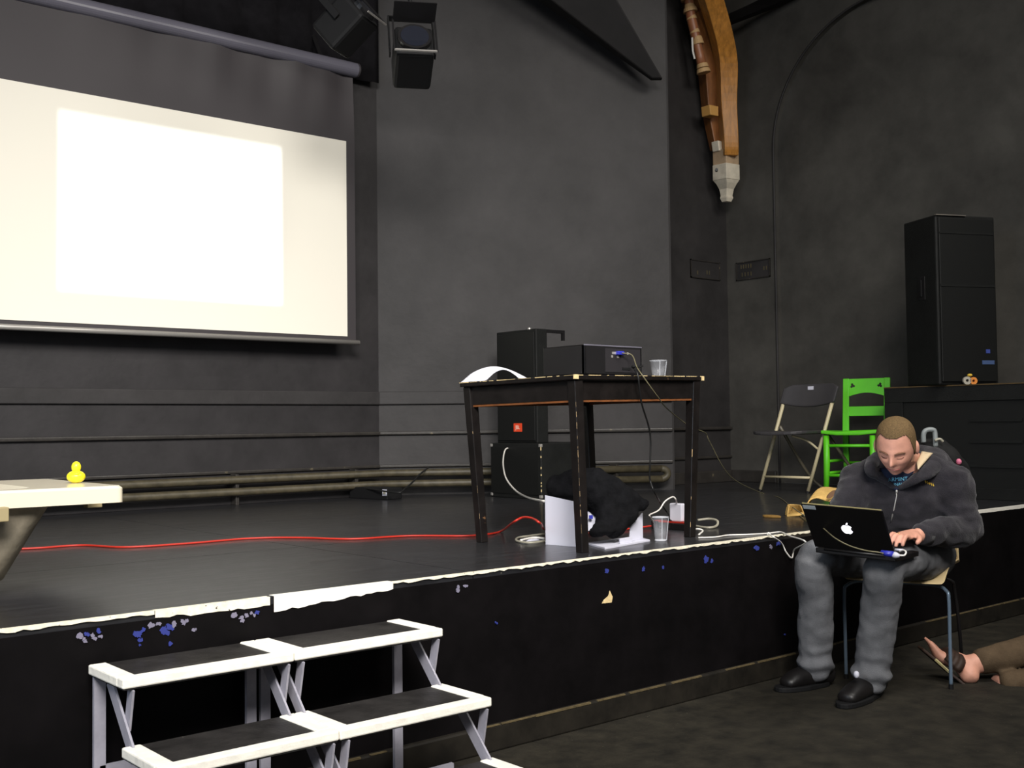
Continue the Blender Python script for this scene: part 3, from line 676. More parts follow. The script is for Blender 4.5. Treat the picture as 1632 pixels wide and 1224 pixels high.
for i in range(7):
    z_ = rnd.uniform(HS+.03, SH-.02); mb.box((c0.x+.003, c0.y-.0012, z_), (c0.x+.009, c0.y+.002, z_+rnd.uniform(.008, .03)))
mb.build('worn_edge', M_CHIP, sb)
js = thing('badged_loudspeaker', 'slim black loudspeaker with orange badge standing on the bass box', 'speaker', (c0.x+.05, c0.y+.25, SH))
JZ = SH+.76; jy0, jy1 = c0.y+.06, c0.y+.47
cabinet(js, I4, (c0.x+.03, jy0, SH), (c0.x+.13, jy1, JZ)); cabinet(js, I4, (c0.x+.022, jy0+.015, SH+.015), (c0.x+.03, jy1-.015, JZ-.02), 'grille', M_GRILL, .003)
bp = Vector((c0.x+.0215, jy0+.19, SH+.115))
g = lambda u, v, o_=0: Vector((c0.x+.0215-o_, jy0+.185-u, SH+.105+v))
MB().prism([(-.042,-.028),(.042,-.028),(.042,.028),(-.042,.028)], lambda u, v, w_: g(u, v, w_), .002).build('badge', M_ORANGE, js)
flat_text('badge_lettering', 'JBL', mat('badge_white', (250,236,220), .5), js, lambda a, b: g(a*1.0, b, .0028), .036)
MB().bar((c0.x+.12, jy0+.02, JZ-.012), (c0.x+.30, jy0+.02, JZ-.012), .02, .022).build('bracket_arm', M_BLK, js)
MB().bar((c0.x+.292, jy0+.02, JZ-.002), (c0.x+.292, jy0+.02, JZ-.07), .02, .018, (0,1,0)).build('bracket_drop', M_BLK, js)
MB().cyl((c0.x+.06, jy0+.1, JZ), (c0.x+.06, jy0+.1, JZ+.012), .012, n=10).build('fly_point', M_ALU, js)
cable('speaker_cable', [at(814, 715, 7.55), at(807, 715, 7.5), at(803, 724, 7.4), at(802, 742, 7.2), at(807, 763, 6.8), at(822, 782, 6.2), at(842, 793, 5.4), at(868, 799, 4.62)], .005, M_WCAB, 'white cable curving down from the bass speaker to the white stand')

# ------------------------------------------------------------------ things on the stage under the table
wp = thing('foam_board_stand', 'white foam board stand with base plate under the black table', 'stand', S(950, 868, 0))
a, b = onz(870, 868, HS), onz(921, 872, HS)
hd = Vector((0,0,1)); th = Vector((.3,.8,0)).normalized()*.006
hl = 78*a.dot(FW)/F; hr = 72*b.dot(FW)/F
MB().hexa([a, b, b+th, a+th], [a+hd*hl, b+hd*hr-CR*.012, b+hd*hr+th-CR*.012, a+hd*hl+th]).build('tall_panel', M_WHITE, wp, bevel=.001)
q = [onz(935, 868, HS), onz(964, 876, HS), onz(1036, 863, HS), onz(1012, 857, HS)]
MB().hexa(q, [v+hd*.008 for v in q]).build('base_plate', M_WHITE, wp, bevel=.001)
a, b = onz(1003, 866, HS), onz(1025, 862, HS); 
tri = [a+hd*.008, b+hd*.008, b+hd*(44*b.dot(FW)/F), a.lerp(b,.1)+hd*(24*b.dot(FW)/F)]; th2 = Vector((.3,.8,0)).normalized()*.008
MB().hexa(tri, [v+th2 for v in tri]).build('gusset', M_WHITE, wp, bevel=.001)
a, b = onz(988, 870, HS), onz(1008, 867, HS); tri = [a+hd*.008, b+hd*.008, b+hd*.03, a+hd*.028]; MB().hexa(tri, [v+th2 for v in tri]).build('clip', M_WHITE, wp, bevel=.001)
a, b = at(937, 846, 4.6), at(962, 843, 4.6); a2, b2 = at(937, 804, 4.62), at(953, 808, 4.62)
MB().hexa([a, b, b+th, a+th], [a2, b2, b2+th, a2+th]).build('inner_sheet', M_WHITE, wp)
a, b = at(939, 827, 4.585), at(945, 827, 4.585)
MB().hexa([a, b, b+th*.3, a+th*.3], [v+hd*.015 for v in (a, b, b+th*.3, a+th*.3)]).build('blue_print', M_BLUEP, wp)
# black jacket draped over the stand
mb = MB()
jk = lambda px, py, d: at(px, py, d)
limb(mb, [jk(884,775,4.66), jk(905,777,4.66), jk(930,778,4.64), jk(955,786,4.62)], [(.05,.06),(.07,.07),(.085,.07),(.09,.07)], side=(0,0,1))
limb(mb, [jk(945,768,4.66), jk(965,790,4.62), jk(988,812,4.60), jk(1000,826,4.58)], [(.06,.06),(.10,.07),(.085,.06),(.05,.05)], side=(0,0,1))
limb(mb, [jk(965,792,4.64), jk(1000,800,4.62), jk(1022,803,4.62), jk(1034,799,4.62)], [(.06,.05),(.055,.05),(.03,.03),(.010,.010)], side=(0,0,1))
limb(mb, [jk(975,805,4.6), jk(968,838,4.52), jk(955,846,4.48), jk(946,848,4.48)], [(.06,.06),(.035,.05),(.03,.04),(.02,.03)], side=(0,0,1))
limb(mb, [jk(985,825,4.58), jk(985,840,4.55), jk(980,848,4.52)], [(.06,.05),(.035,.05),(.025,.04)], side=(1,0,0))
me = remesh(mb, .009, 3, lambda c: .012*noise.noise(c*14)+.006*noise.noise(c*34))
jo = link('jacket', me, mat('black_cloth', (15,15,17), .95, .1, var=.4, vscale=30, bump=.4, bscale=90), smooth=True); tag(jo, 'black cloth jacket heaped over the white stand under the table', 'jacket')
# charger on a power strip
st_ = thing('power_strip', 'red and black power strip lying by the right table leg', 'power strip', S(1070, 848, 0))
a, b = onz(1040, 842, HS), onz(1100, 846, HS); u_ = (b-a).normalized(); v_ = Vector((-u_.y, u_.x, 0))
def obox(name, m, root, o_, lo_, hi_, uu, vv, bev=.002):
    pts = [o_+uu*p[0]+vv*p[1]+Vector((0,0,p[2])) for p in ((lo_[0],lo_[1],lo_[2]),(hi_[0],lo_[1],lo_[2]),(hi_[0],hi_[1],lo_[2]),(lo_[0],hi_[1],lo_[2]),(lo_[0],lo_[1],hi_[2]),(hi_[0],lo_[1],hi_[2]),(hi_[0],hi_[1],hi_[2]),(lo_[0],hi_[1],hi_[2]))]
    return MB().hexa(pts[:4], pts[4:]).build(name, m, root, bevel=bev)
L_ = (b-a).length
obox('strip_body', M_BLK, st_, a, (0,0,0), (L_,.05,.03), u_, v_); obox('red_cover', M_RED, st_, a, (0,.002,.03), (L_,.048,.037), u_, v_)
obox('plug', M_BLK, st_, a, (.0,-.012,.0), (.035,.0,.036), u_, v_); obox('plug', M_BLK, st_, a, (L_*.55,-.012,0), (L_*.95,0,.03), u_, v_)
ch = thing('laptop_charger', 'white laptop charger brick standing on the power strip', 'charger', onz(1079, 831, HS+.037))
c_ = onz(1079, 831, HS+.037); 
obox('brick', mat('glossy_white', (232,230,242), .3), ch, c_, (-.034,-.012,0), (.034,.02,.084), u_, v_, .006)
obox('plug_block', M_BLK, ch, c_, (-.05,-.012,-.0), (-.02,.01,.01), u_, v_)
cable('charger_lead', [c_+Vector((0,0,.083)), at(1077, 796, 5.1), at(1072, 792, 5.1), at(1060, 799, 5.08), at(1050, 813, 5.05), at(1036, 820, 5.02), at(1036, 823, 5.02), S(1042, 832, .036)], .0034, M_WCAB, 'thin white lead looping from the charger brick')
cable('coiled_cable', [S(1112, 829, .03), S(1130, 827, .035), S(1143, 830, .03), S(1142, 838, .01), S(1130, 841, .006), S(1112, 839, .006), S(1098, 836, .006)], .006, M_GCAB, 'grey cable coiled beyond the right table leg')
cable('coiled_cable', [S(1114, 852, .006), S(1120, 846, .012), S(1112, 843, .02), S(1100, 845, .012)], .004, M_WCAB, 'short white cable end by the foot of the right table leg')
cable('trailing_cable', [S(1113, 857, .004), S(1140, 856, .004), S(1160, 853, .004), S(1190, 852, .004), S(1224, 850, .004), S(1244, 848, .006), S(1258, 854, .008), onz(1264, 862, HS+.008)+Vector((0,-.06,0)), ony(1266, 876, YS-.02), ony(1262, 889, YS-.015), ony(1253, 880, YS-.01), ony(1246, 866, YS-.012), S(1233, 856, .006), S(1225, 851, .01)], .0032, M_WCAB, 'white cable along the stage edge with a loop hanging over it')
kt = S(1225, 851, .007); MB().ell(kt, (.01,.008,.008)).build('cable_knot', M_WCAB, smooth=True)
tag(bpy.data.objects['cable_knot'], 'small white cable tie at the loop on the stage edge', 'cable tie')
cpp = onz(1053, 862, HS); cup('clear plastic cup standing on the stage under the table', Vector((cpp.x, cpp.y, HS+.001)), .100, .024, .033)
cable('red_extension_cable', [S(-20, 877, .005), S(60, 873.5, .005), S(130, 869, .005), S(200, 872, .005), S(300, 866, .005), S(400, 858, .005), S(480, 857, .005), S(560, 859, .005), S(650, 854, .005), S(740, 854, .005), S(780, 851, .006), S(800, 846, .012), at(816, 834, 4.42), at(832, 825, 4.38), at(848, 826, 4.32), at(862, 835, 4.26), S(872, 845, .006), S(930, 850, .006), S(1000, 843, .006), S(1040, 838, .012)], .0046, M_RED, 'red extension cable snaking across the stage to the table', k=10)
for i, (pts, lab) in enumerate((([S(868, 851, .006), S(845, 854, .006), S(826, 857, .006), S(824, 862, .006), S(845, 865, .006), S(870, 862, .006)], 'grey white cable loop flat on the stage left of the white board'), ([S(830, 861, .012), S(850, 857, .014), S(868, 858, .012)], 'white plug lead lying across the cable loop by the white board'))):
    cable('white_lead', pts, .005, M_WCAB if i else M_GCAB, lab)
o = MB().prism([(-.05,-.02),(.05,-.03),(.055,.02),(.0,.03),(-.05,.01)], lambda u, v, w_: Vector((S(846, 862, 0).x+u, S(846, 862, 0).y+v, HS+.001+w_)), .008).build('crumpled_tape', M_WHITE, bevel=.002); tag(o, 'scrap of white tape on the stage beside the white board', 'tape')
# black box by the back wall
q = onz(588, 795, HS); bb = thing('black_box', 'small black box with a white square label by the back wall', 'box', q)
u_ = Vector((.9,-.44,0)).normalized(); v_ = Vector((.44,.9,0)).normalized(); o_ = onz(557, 795, HS)
Lb = 62*o_.dot(FW)/F/1.0
a, b = onz(557, 794, HS), onz(617, 797, HS); u_ = (b-a).normalized(); v_ = Vector((-u_.y, u_.x, 0))
obox('case', M_BLKM, bb, a, (0,0,0), ((b-a).length,.14,.078), u_, v_, .006); obox('label', M_WHITE, bb, a, ((b-a).length-.045,-.002,.028), ((b-a).length-.002,0,.07), u_, v_, 0)
obox('label_window', M_GCAB, bb, a, ((b-a).length-.036,-.003,.038), ((b-a).length-.012,-.002,.06), u_, v_, 0)
cable('box_cable', [a+u_*.2+Vector((0,.1,.075)), at(632, 785, 7.3), at(645, 779, 7.4), at(658, 768, 7.55), at(668, 757, 7.65), A0+AN*.04+AD*.35+Vector((0,0,.80-HS))], .006, M_BCAB, 'black cable rising from the small box to the wall pipes')

# ------------------------------------------------------------------ chairs on the stage
# folding chair : built in world from its leg marks
def folding_chair():
    f0, f1 = onz(1211, 783, HS), onz(1287, 786, HS)
    t = thing('folding_chair', 'folding chair with dark plastic back and pale metal legs', 'chair', (f0+f1)/2)
    wv = (f1-f0); W = wv.length; u = wv.normalized(); bk = Vector((-u.y, u.x, 0)); c = (f0+f1)/2; hw = W/2
    Zv = Vector((0,0,1)); 
    lean = math.tan(R(14)); sd = (at(1330, 620, 7.5)-at(1287, 786, 7.5))
    def fr(s_, z): return c+u*(s_*hw)+u*(z*.27)+bk*(z*.10)+Zv*z     # front post, leaning as in the photo
    top = .755
    for s_ in (-1, 1):
        MB().tube([fr(s_, 0.012), fr(s_, .30), fr(s_, top-.06)], .0125, 12).build('front_leg', M_CREAM, t, smooth=True)
        MB().tube([fr(s_, 0), fr(s_, .014)], .015, 12).build('foot_cap', M_BLK, t)
    # rear legs : U frame
    rl = [fr(-1,.46)+u*.02, c+u*(-hw*.55)+bk*.26+u*.12+Zv*.16, c+u*(-hw*.2)+bk*.34+u*.13+Zv*.03, c+u*(hw*.1)+bk*.36+u*.16+Zv*.012, c+u*(hw*1.0)+bk*.36+u*.2+Zv*.012, c+u*(hw*1.15)+bk*.33+u*.2+Zv*.05, fr(1,.40)+bk*.06]
    MB().tube(cr(rl, 5), .011, 10).build('rear_frame', mat('dull_tube', (96,90,76), .4), t, smooth=True)
    MB().tube([fr(-.97,.105), fr(.97,.105)], .009, 10).build('stretcher', M_CREAM, t, smooth=True)
    MB().tube(cr([fr(.95,.30), fr(.55,.36)-bk*.05, fr(.1,.395)-bk*.12]), .008, 8).build('seat_link', M_CREAM, t, smooth=True)
    # seat seen nearly edge on
    sc_ = fr(-.05,.40)-bk*.13
    seat = []
    for i in range(24):
        a_ = 2*math.pi*i/24; e = lambda v: math.copysign(abs(v)**.6, v)
        seat.append((e(math.cos(a_))*.205, e(math.sin(a_))*.20))
    MB().prism(seat, lambda p_, q_, w_: sc_+u*p_+bk*q_+Zv*(w_+.012*(p_/.23)**2), .022).build('seat', M_FCH, t, bevel=.006)
    # backrest
    bc = fr(0, .675); n_ = 14; V = []
    prof = []
    for j in range(9):
        for i in range(n_+1):
            x_ = -1+2*i/n_; v_ = j/8
            lo_ = -.055-.028*(1-x_*x_); hi_ = .075*(1-max(0, abs(x_)-.75)/.25*.35*1)
            V.append(bc+u*(x_*(hw+.022))+u*((lo_+(hi_-lo_)*v_)*.27)+Zv*(lo_+(hi_-lo_)*v_)+bk*(.035*(1-x_*x_)+(lo_+(hi_-lo_)*v_)*.12-.012))
    o = MB().add(V, [(j*(n_+1)+i, j*(n_+1)+i+1, (j+1)*(n_+1)+i+1, (j+1)*(n_+1)+i) for j in range(8) for i in range(n_)]).build('backrest', M_FCH, t, smooth=True)
    sdm = o.modifiers.new('s', 'SOLIDIFY'); sdm.thickness = .018; sdm.offset = 0; bv = o.modifiers.new('b', 'BEVEL'); bv.width = .006; bv.segments = 2
    lp = bc+u*(-.0)+Zv*.05+bk*.014
    MB().hexa([lp+u*a_+bk*b_+Zv*z_ for a_, b_, z_ in ((-.02,-.001,-.014),(.022,-.001,-.014),(.022,.004,-.014),(-.02,.004,-.014))], [lp+u*a_+bk*b_+Zv*z_ for a_, b_, z_ in ((-.02,.0,.01),(.022,.0,.01),(.022,.005,.01),(-.02,.005,.01))]).build('sticker', M_WHITE, t)
folding_chair()

def green_chair():
    f0, f1 = onz(1314, 787, HS), onz(1392, 781, HS)
    u = Vector((math.sin(R(160)), math.cos(R(160)), 0)); bk = Vector((-u.y, u.x, 0)); W = .345; f1 = f0+u*W
    t = thing('green_chair', 'bright green painted wooden chair with trefoil cutouts', 'chair', (f0+f1)/2)
    Zv = Vector((0,0,1)); P = lambda a_, b_, z_: f0+u*a_+bk*b_+Zv*z_
    SHt = .415
    for a_ in (.02, W-.02): MB().tube([P(a_-(.008 if a_ < .1 else -.008), 0, 0), P(a_, .0, .2), P(a_, .0, SHt-.02)], [.018,.022,.02], 10, side=u).build('front_leg', M_GREEN, t, smooth=True)
    RB = .34; inset = .05
    rp = lambda a_, z_: P(a_, RB+max(0, z_-SHt)*.12, z_)
    for a_ in (.075, .355):
        MB().hexa([rp(a_-.018, 0)-bk*.015+Vector((0,0,0)), rp(a_+.018, 0)-bk*.015, rp(a_+.018, 0)+bk*.015, rp(a_-.018, 0)+bk*.015], [rp(a_-.02, SHt)-bk*.016, rp(a_+.02, SHt)-bk*.016, rp(a_+.02, SHt)+bk*.016, rp(a_-.02, SHt)+bk*.016]).build('rear_leg', M_GREEN, t, bevel=.004)
        MB().hexa([rp(a_-.022, SHt)-bk*.014, rp(a_+.022, SHt)-bk*.014, rp(a_+.022, SHt)+bk*.014, rp(a_-.022, SHt)+bk*.014], [rp(a_-.02, .79)-bk*.012, rp(a_+.02, .79)-bk*.012, rp(a_+.02, .79)+bk*.012, rp(a_-.02, .79)+bk*.012]).build('back_post', M_GREEN, t, bevel=.004)
    # top rail with arched lower edge, trefoil holes cut through
    xa, xb = .09, .342
    poly = [(xa, .662)]+[(xa+(xb-xa)*i/14, .662+.026*math.sin(math.pi*i/14)) for i in range(1, 14)]+[(xb, .662), (xb, .787), (xa, .787)]
    mb = MB().prism(poly, lambda p_, q_, w_: rp(p_, q_)-bk*.008+bk*w_, .016); me = mb.mesh('top_rail', t); o = link('top_rail', me, M_GREEN, t)
    cut = MB()
    for cx_ in (xa+.03, xb-.035):
        for k_ in range(3):
            a_ = R(90+120*k_+(15 if cx_ < .2 else -15)); q_ = rp(cx_+.0095*math.cos(a_), .738+.0095*math.sin(a_)); cut.cyl(q_-bk*.05, q_+bk*.05, .0085, n=14)
    cme = cut.mesh('cut', t); co = bpy.data.objects.new('cut', cme); COL.objects.link(co); co.parent = t
    cu2 = remesh(cut, .0012, 0); co.data = localise(cu2, t)
    bo = o.modifiers.new('b', 'BOOLEAN'); bo.object = co; bo.operation = 'DIFFERENCE'; bo.solver = 'EXACT'
    nm = baked(o); o.modifiers.clear(); o.data = nm; bpy.data.objects.remove(co)
    MB().prism([(xa,.525),(xb,.525),(xb,.592),(xa,.592)], lambda p_, q_, w_: rp(p_, q_)-bk*.007+bk*w_, .014).build('middle_rail', M_GREEN, t, bevel=.003)
    sp = [(-.01,-.03),(.10,-.038),(W-.10,-.038),(W+.02,-.03),(W+.02,.1),(W+.03,RB+.03),(.05,RB+.03),(0,.1)]
    MB().prism(sp, lambda p_, q_, w_: P(p_, q_, SHt-.022+w_+.012*abs((p_-W/2)/(W/2))**2), .024).build('seat', M_GREEN, t, bevel=.007)
    for z_ in (.325, .125): MB().tube([P(.02, 0, z_), P(W-.02, 0, z_)], .0105, 10).build('front_stretcher', M_GREEN, t, smooth=True)
    for a_, b_ in ((.02, .075), (W-.02, .355)): 
        for z_ in (.22, .14): MB().tube([P(a_, 0, z_), P(b_, RB, z_)], .0095, 8).build('side_stretcher', M_GREEN, t, smooth=True)
    MB().tube([P(.075, RB, .2), P(.355, RB, .2)], .0095, 8).build('rear_stretcher', M_GREEN, t, smooth=True)
green_chair()

# ------------------------------------------------------------------ public address stack at the right
BX, BY0, BY1, BZ = 6.62, 2.985, 3.98, 1.31
bs = thing('bass_bin', 'large black bass bin at the right end of the stage', 'speaker', (BX+.35, (BY0+BY1)/2, HS))
cabinet(bs, I4, (BX+.02, BY0, HS), (BX+.72, BY1, BZ), bev=.008)
for (a_, b_, c_, d_) in ((BY0, BY1, BZ-.1, BZ), (BY0, BY1, HS, HS+.07), (BY0, BY0+.06, HS+.07, BZ-.1), (BY1-.13, BY1, HS+.07, BZ-.1)): MB().box((BX, a_, c_), (BX+.022, b_, d_)).build('front_frame', M_CABI, bs, bevel=.003)
MB().box((BX+.012, BY0+.06, HS+.07), (BX+.02, BY1-.13, BZ-.1)).build('grille', M_GRILL, bs)
for z_ in (.8, .95, 1.08): MB().box((BX+.004, BY0+.09, z_), (BX+.014, BY0+.42, z_+.02)).build('grille_slat', M_CABI, bs)
MB().box((BX-.004, BY0, BZ-.004), (BX+.02, BY1, BZ+.003)).build('top_edge_strip', mat('brown_edge', (84,66,36), .6, var=.4, vscale=20), bs)
cn = at(1499, 612, 6.95); cn = Vector((cn.x, cn.y, BZ+.003))
h0 = R(25); ua = Vector((math.sin(h0), math.cos(h0), 0)); ub = Vector((math.cos(h0), -math.sin(h0), 0))
pt = thing('tall_loudspeaker', 'tall black loudspeaker cabinet standing on the bass bin', 'speaker', cn+ua*.16+ub*.22)
PH = 1.075; WF, DF = .44, .34
def ob2(name, lo_, hi_, m, bev=.006):
    pts = [cn+ub*p[0]+ua*p[1]+Vector((0,0,p[2])) for p in ((lo_[0],lo_[1],lo_[2]),(hi_[0],lo_[1],lo_[2]),(hi_[0],hi_[1],lo_[2]),(lo_[0],hi_[1],lo_[2]),(lo_[0],lo_[1],hi_[2]),(hi_[0],lo_[1],hi_[2]),(hi_[0],hi_[1],hi_[2]),(lo_[0],hi_[1],hi_[2]))]
    return MB().hexa(pts[:4], pts[4:]).build(name, m, pt, bevel=bev)
ob2('cabinet', (0,.012,0), (WF,DF,PH), M_CABI, .01); ob2('grille', (.018,0,.02), (WF-.018,.014,PH-.02), M_GRILL, .004)
ob2('grille_rib', (.02,-.004,.62), (WF-.02,0,.635), M_CABI, 0); ob2('grille_rib', (.02,-.004,PH-.12), (WF-.02,0,PH-.11), M_CABI, 0)
ob2('label', (WF-.13,-.003,.13), (WF-.04,0,.155), mat('dim_blue_label', (70,90,130), .5), 0); ob2('badge', (WF-.10,-.003,.20), (WF-.07,0,.225), mat('dim_blue_badge', (60,76,150), .5), 0)
ob2('handle_recess', (-.002,.13,.55), (.004,.2,.70), M_BLK, .002); ob2('handle_bar', (-.012,.155,.57), (-.002,.175,.68), M_BLKM, .003)
ob2('top_edge', (-.001,.0,PH-.004), (WF*.5,.016,PH+.001), mat('worn_grey_edge', (110,104,96), .6), 0)
# little tin on the bass bin
pc = onz(1543, 608, BZ+.004); tc_ = Vector((BX+.05, pc.y*(BX+.05)/pc.x, BZ+.003))
ti = thing('parcel_tape', 'small white and orange tape rolls on the bass bin edge', 'tape', tc_)
sc = 6.9/F
vd = Vector((CR.x, CR.y, 0)).normalized(); fd = Vector((FW.x, FW.y, 0)).normalized()
def ringroll(name, c, ro, ri, wd, m):
    V = []; n_ = 20
    for rr2, ww in ((ro,0),(ro,wd),(ri,wd),(ri,0)): V += [c+vd*rr2*math.cos(2*math.pi*i/n_)+Vector((0,0,rr2*math.sin(2*math.pi*i/n_)))+fd*ww for i in range(n_)]
    MB().add(V, [(r_*n_+i, r_*n_+(i+1) % n_, ((r_+1) % 4)*n_+(i+1) % n_, ((r_+1) % 4)*n_+i) for r_ in range(4) for i in range(n_)]).build(name, m, ti, smooth=False)
ringroll('white_roll', tc_+Vector((0,0,6.5*sc))-vd*1*sc, 6.5*sc, 2.4*sc, .02, mat('dull_white_tape', (176,170,156), .6)); ringroll('orange_roll', tc_+Vector((0,0,6*sc))+vd*9*sc, 6*sc, 2.2*sc, .02, mat('orange_tape', (226,140,60), .5))
MB().ell(tc_+Vector((0,0,15*sc))+vd*4*sc+fd*.01, (4*sc,4*sc,2.6*sc)).build('yellow_core', M_YEL, ti, smooth=True)

# ------------------------------------------------------------------ cloth bag, cap, holdall beside the man
def cloth_shell(name, pts_rows, m, label, cat, th=.006, parent=None):
    n_ = len(pts_rows[0]); V = [p for r_ in pts_rows for p in r_]
    o = MB().add(V, [(j*n_+i, j*n_+i+1, (j+1)*n_+i+1, (j+1)*n_+i) for j in range(len(pts_rows)-1) for i in range(n_-1)]).build(name, m, parent, smooth=True)
    s1 = o.modifiers.new('s', 'SUBSURF'); s1.levels = 2; s1.render_levels = 2; s2 = o.modifiers.new('t', 'SOLIDIFY'); s2.thickness = th
    return o if parent else tag(o, label, cat)
rows_ = [[at(1284,816,5.1), at(1286,803,5.12), at(1288,797,5.15), at(1302,791,5.15), at(1312,797,5.12), at(1320,798,5.1), at(1335,800,5.1)],
         [at(1287,806,5.2), at(1290,791,5.2), at(1300,784,5.22), at(1312,785,5.2), at(1318,790,5.12), at(1330,788,5.15), at(1343,790,5.15)],
         [at(1296,790,5.35), at(1302,776,5.35), at(1312,775,5.38), at(1322,776,5.35), at(1330,780,5.3), at(1338,777,5.3), at(1347,776,5.3)],
         [at(1300,792,5.55), at(1308,777,5.55), at(1318,775,5.58), at(1328,776,5.55), at(1336,776,5.5), at(1344,775,5.5), at(1352,776,5.5)],
         [at(1304,793,5.7), at(1312,788,5.7), at(1320,788,5.7), at(1330,788,5.7), at(1340,788,5.7), at(1350,788,5.7), at(1356,788,5.7)]]
bag = cloth_shell('canvas_bag', rows_, M_TAN, 'crumpled tan canvas bag on the stage behind the laptop', 'bag', .005)
bo_ = MB(); c_ = [at(1326+9.5*math.cos(a_)*math.cos(R(40))-3.6*math.sin(a_)*math.sin(R(40)), 788-9.5*math.cos(a_)*math.sin(R(40))-3.6*math.sin(a_)*math.cos(R(40)), 5.085) for a_ in [2*math.pi*i/18 for i in range(18)]]
bo_.add(c_+[q_+FW*.012 for q_ in c_], [tuple(range(18)), tuple(range(18, 36))]+[(i, (i+1) % 18, 18+(i+1) % 18, 18+i) for i in range(18)]).build('opening', M_TAND, bag)
cl = thing('sun_hat', 'small tan canvas hat lying open on the stage edge', 'hat', S(1266, 820, 0))
c0_ = S(1266, 822, 0); s_ = c0_.dot(FW)/F; vd2 = vd; 
rows_ = []
for j, (hh, rr2) in enumerate(((.0,1.0),(6,.95),(12,.82),(16,.7))):
    rows_.append([c0_+vd2*(14*s_*rr2*math.cos(R(a_)))+fd*(26*s_*rr2*math.sin(R(a_)))+Vector((0,0,hh*s_+.003)) for a_ in range(-20, 201, 20)])
cloth_shell('crown', rows_, M_TAN, '', '', .004, cl)
MB().prism([(-16*s_,-14*s_),(2*s_,-20*s_),(14*s_,-12*s_),(16*s_,-2*s_),(2*s_,2*s_),(-12*s_,-4*s_)], lambda u, v, w_: c0_+vd2*u+fd*(v*1.2)+Vector((0,0,.004+w_+.006*(u/(16*s_)))), .012).build('peak', M_TAN, cl, bevel=.004)
o = MB().prism(blob_poly(12, .05, 8, .3), lambda u, v, w_: S(1229, 825, 0)+Vector((u*.6, v, w_+.001)), .012).build('brown_leaf', mat('brown_paper', (128,96,40), .8), bevel=.003); tag(o, 'brown paper scrap on the stage left of the tan hat', 'paper')
cable('cap_cable', [S(1262, 808, .03), at(1272, 815, 4.75), at(1284, 823, 4.6), at(1296, 832, 4.4), at(1312, 842, 4.25), at(1330, 857, 4.12), at(1352, 869, 4.06), at(1378, 877, 4.02), at(1398, 880, 4.0), at(1408, 882, 4.0)], .0024, M_TCAB, 'thin cable running from the hat across the laptop lid to the adapter')
hb = thing('holdall_bag', 'black holdall with grey handle on the stage behind the man', 'bag', onz(1500, 800, HS))
mb = MB(); d_ = 4.95
limb(mb, [at(1462,725,5.05), at(1490,722,5.02), at(1508,745,5.02), at(1515,790,5.05)], [(.06,.08),(.07,.10),(.07,.11),(.06,.1)], side=(0,0,1))
limb(mb, [at(1470,760,5.08), at(1500,770,5.08), at(1520,780,5.08)], [(.10,.12),(.10,.12),(.05,.10)], side=(0,0,1))
me = remesh(mb, .012, 3, lambda c: .01*noise.noise(c*15)); link('body', localise(me, hb), mat('dark_nylon', (24,24,24), .8, .2, var=.4, vscale=20), hb, smooth=True)
MB().tube(cr([at(1472,705,4.95), at(1472,692,4.95), at(1476,686,4.95), at(1486,685,4.95), at(1490,690,4.95), at(1491,712,4.94)]), .011, 10).build('handle', mat('grey_handle', (126,132,132), .5), hb, smooth=True)
MB().tube(cr([at(1490,702,4.92), at(1498,700,4.92), at(1503,704,4.92)]), .006, 8).build('strap_buckle', M_GCAB, hb, smooth=True)
MB().ell(at(1528,736,4.9), (.012,.012,.014)).build('zip_tag', mat('pink_tag', (206,110,140), .6), hb, smooth=True)

# ------------------------------------------------------------------ the man's chair
CF = R(200); cf = Vector((math.cos(CF), math.sin(CF), 0)); cl_ = Vector((-cf.y, cf.x, 0))    # facing, his left
fl = Vector((4.32, 2.327, 0)); c_o = fl-cl_*.21
mc = thing('stacking_chair', 'beige shell chair on thin metal legs under the seated man', 'chair', (c_o.x, c_o.y, 0), 0)
CP = lambda a_, b_, z_: c_o+cf*a_+cl_*b_+Vector((0,0,z_))      # forward, left, up
nu, nv = 13, 12; V = []
for j in range(nv+1):
    t_ = j/nv
    for i in range(nu):
        s_ = -1+2*i/(nu-1)
        if t_ < .55:
            f_ = .05-.42*(t_/.55); z_ = .44-.03*math.sin(math.pi*t_/.55)*(1-s_*s_)-(.018 if j == 0 else 0); hw = .205+.02*t_
        else:
            q_ = (t_-.55)/.45; f_ = -.37-.06*q_-.03*math.sin(q_*1.5); z_ = .44+.33*q_; hw = .215-.02*q_
        lift = .05*max(0, abs(s_)-.72)/.28*(1 if t_ < .55 else .0)*min(1, t_*5); fo = .05*max(0, abs(s_)-.7)/.3*(t_ >= .55)
        V.append(CP(f_+fo, s_*hw, z_+lift))
o = MB().add(V, [(j*nu+i, j*nu+i+1, (j+1)*nu+i+1, (j+1)*nu+i) for j in range(nv) for i in range(nu-1)]).build('seat_shell', M_BEIGE, mc, smooth=True)
sb1 = o.modifiers.new('s', 'SOLIDIFY'); sb1.thickness = .012; sb2 = o.modifiers.new('u', 'SUBSURF'); sb2.levels = 1; sb2.render_levels = 2
M_LEG = mat('blue_grey_tube', (112,130,148), .3, .5, metal=.4)
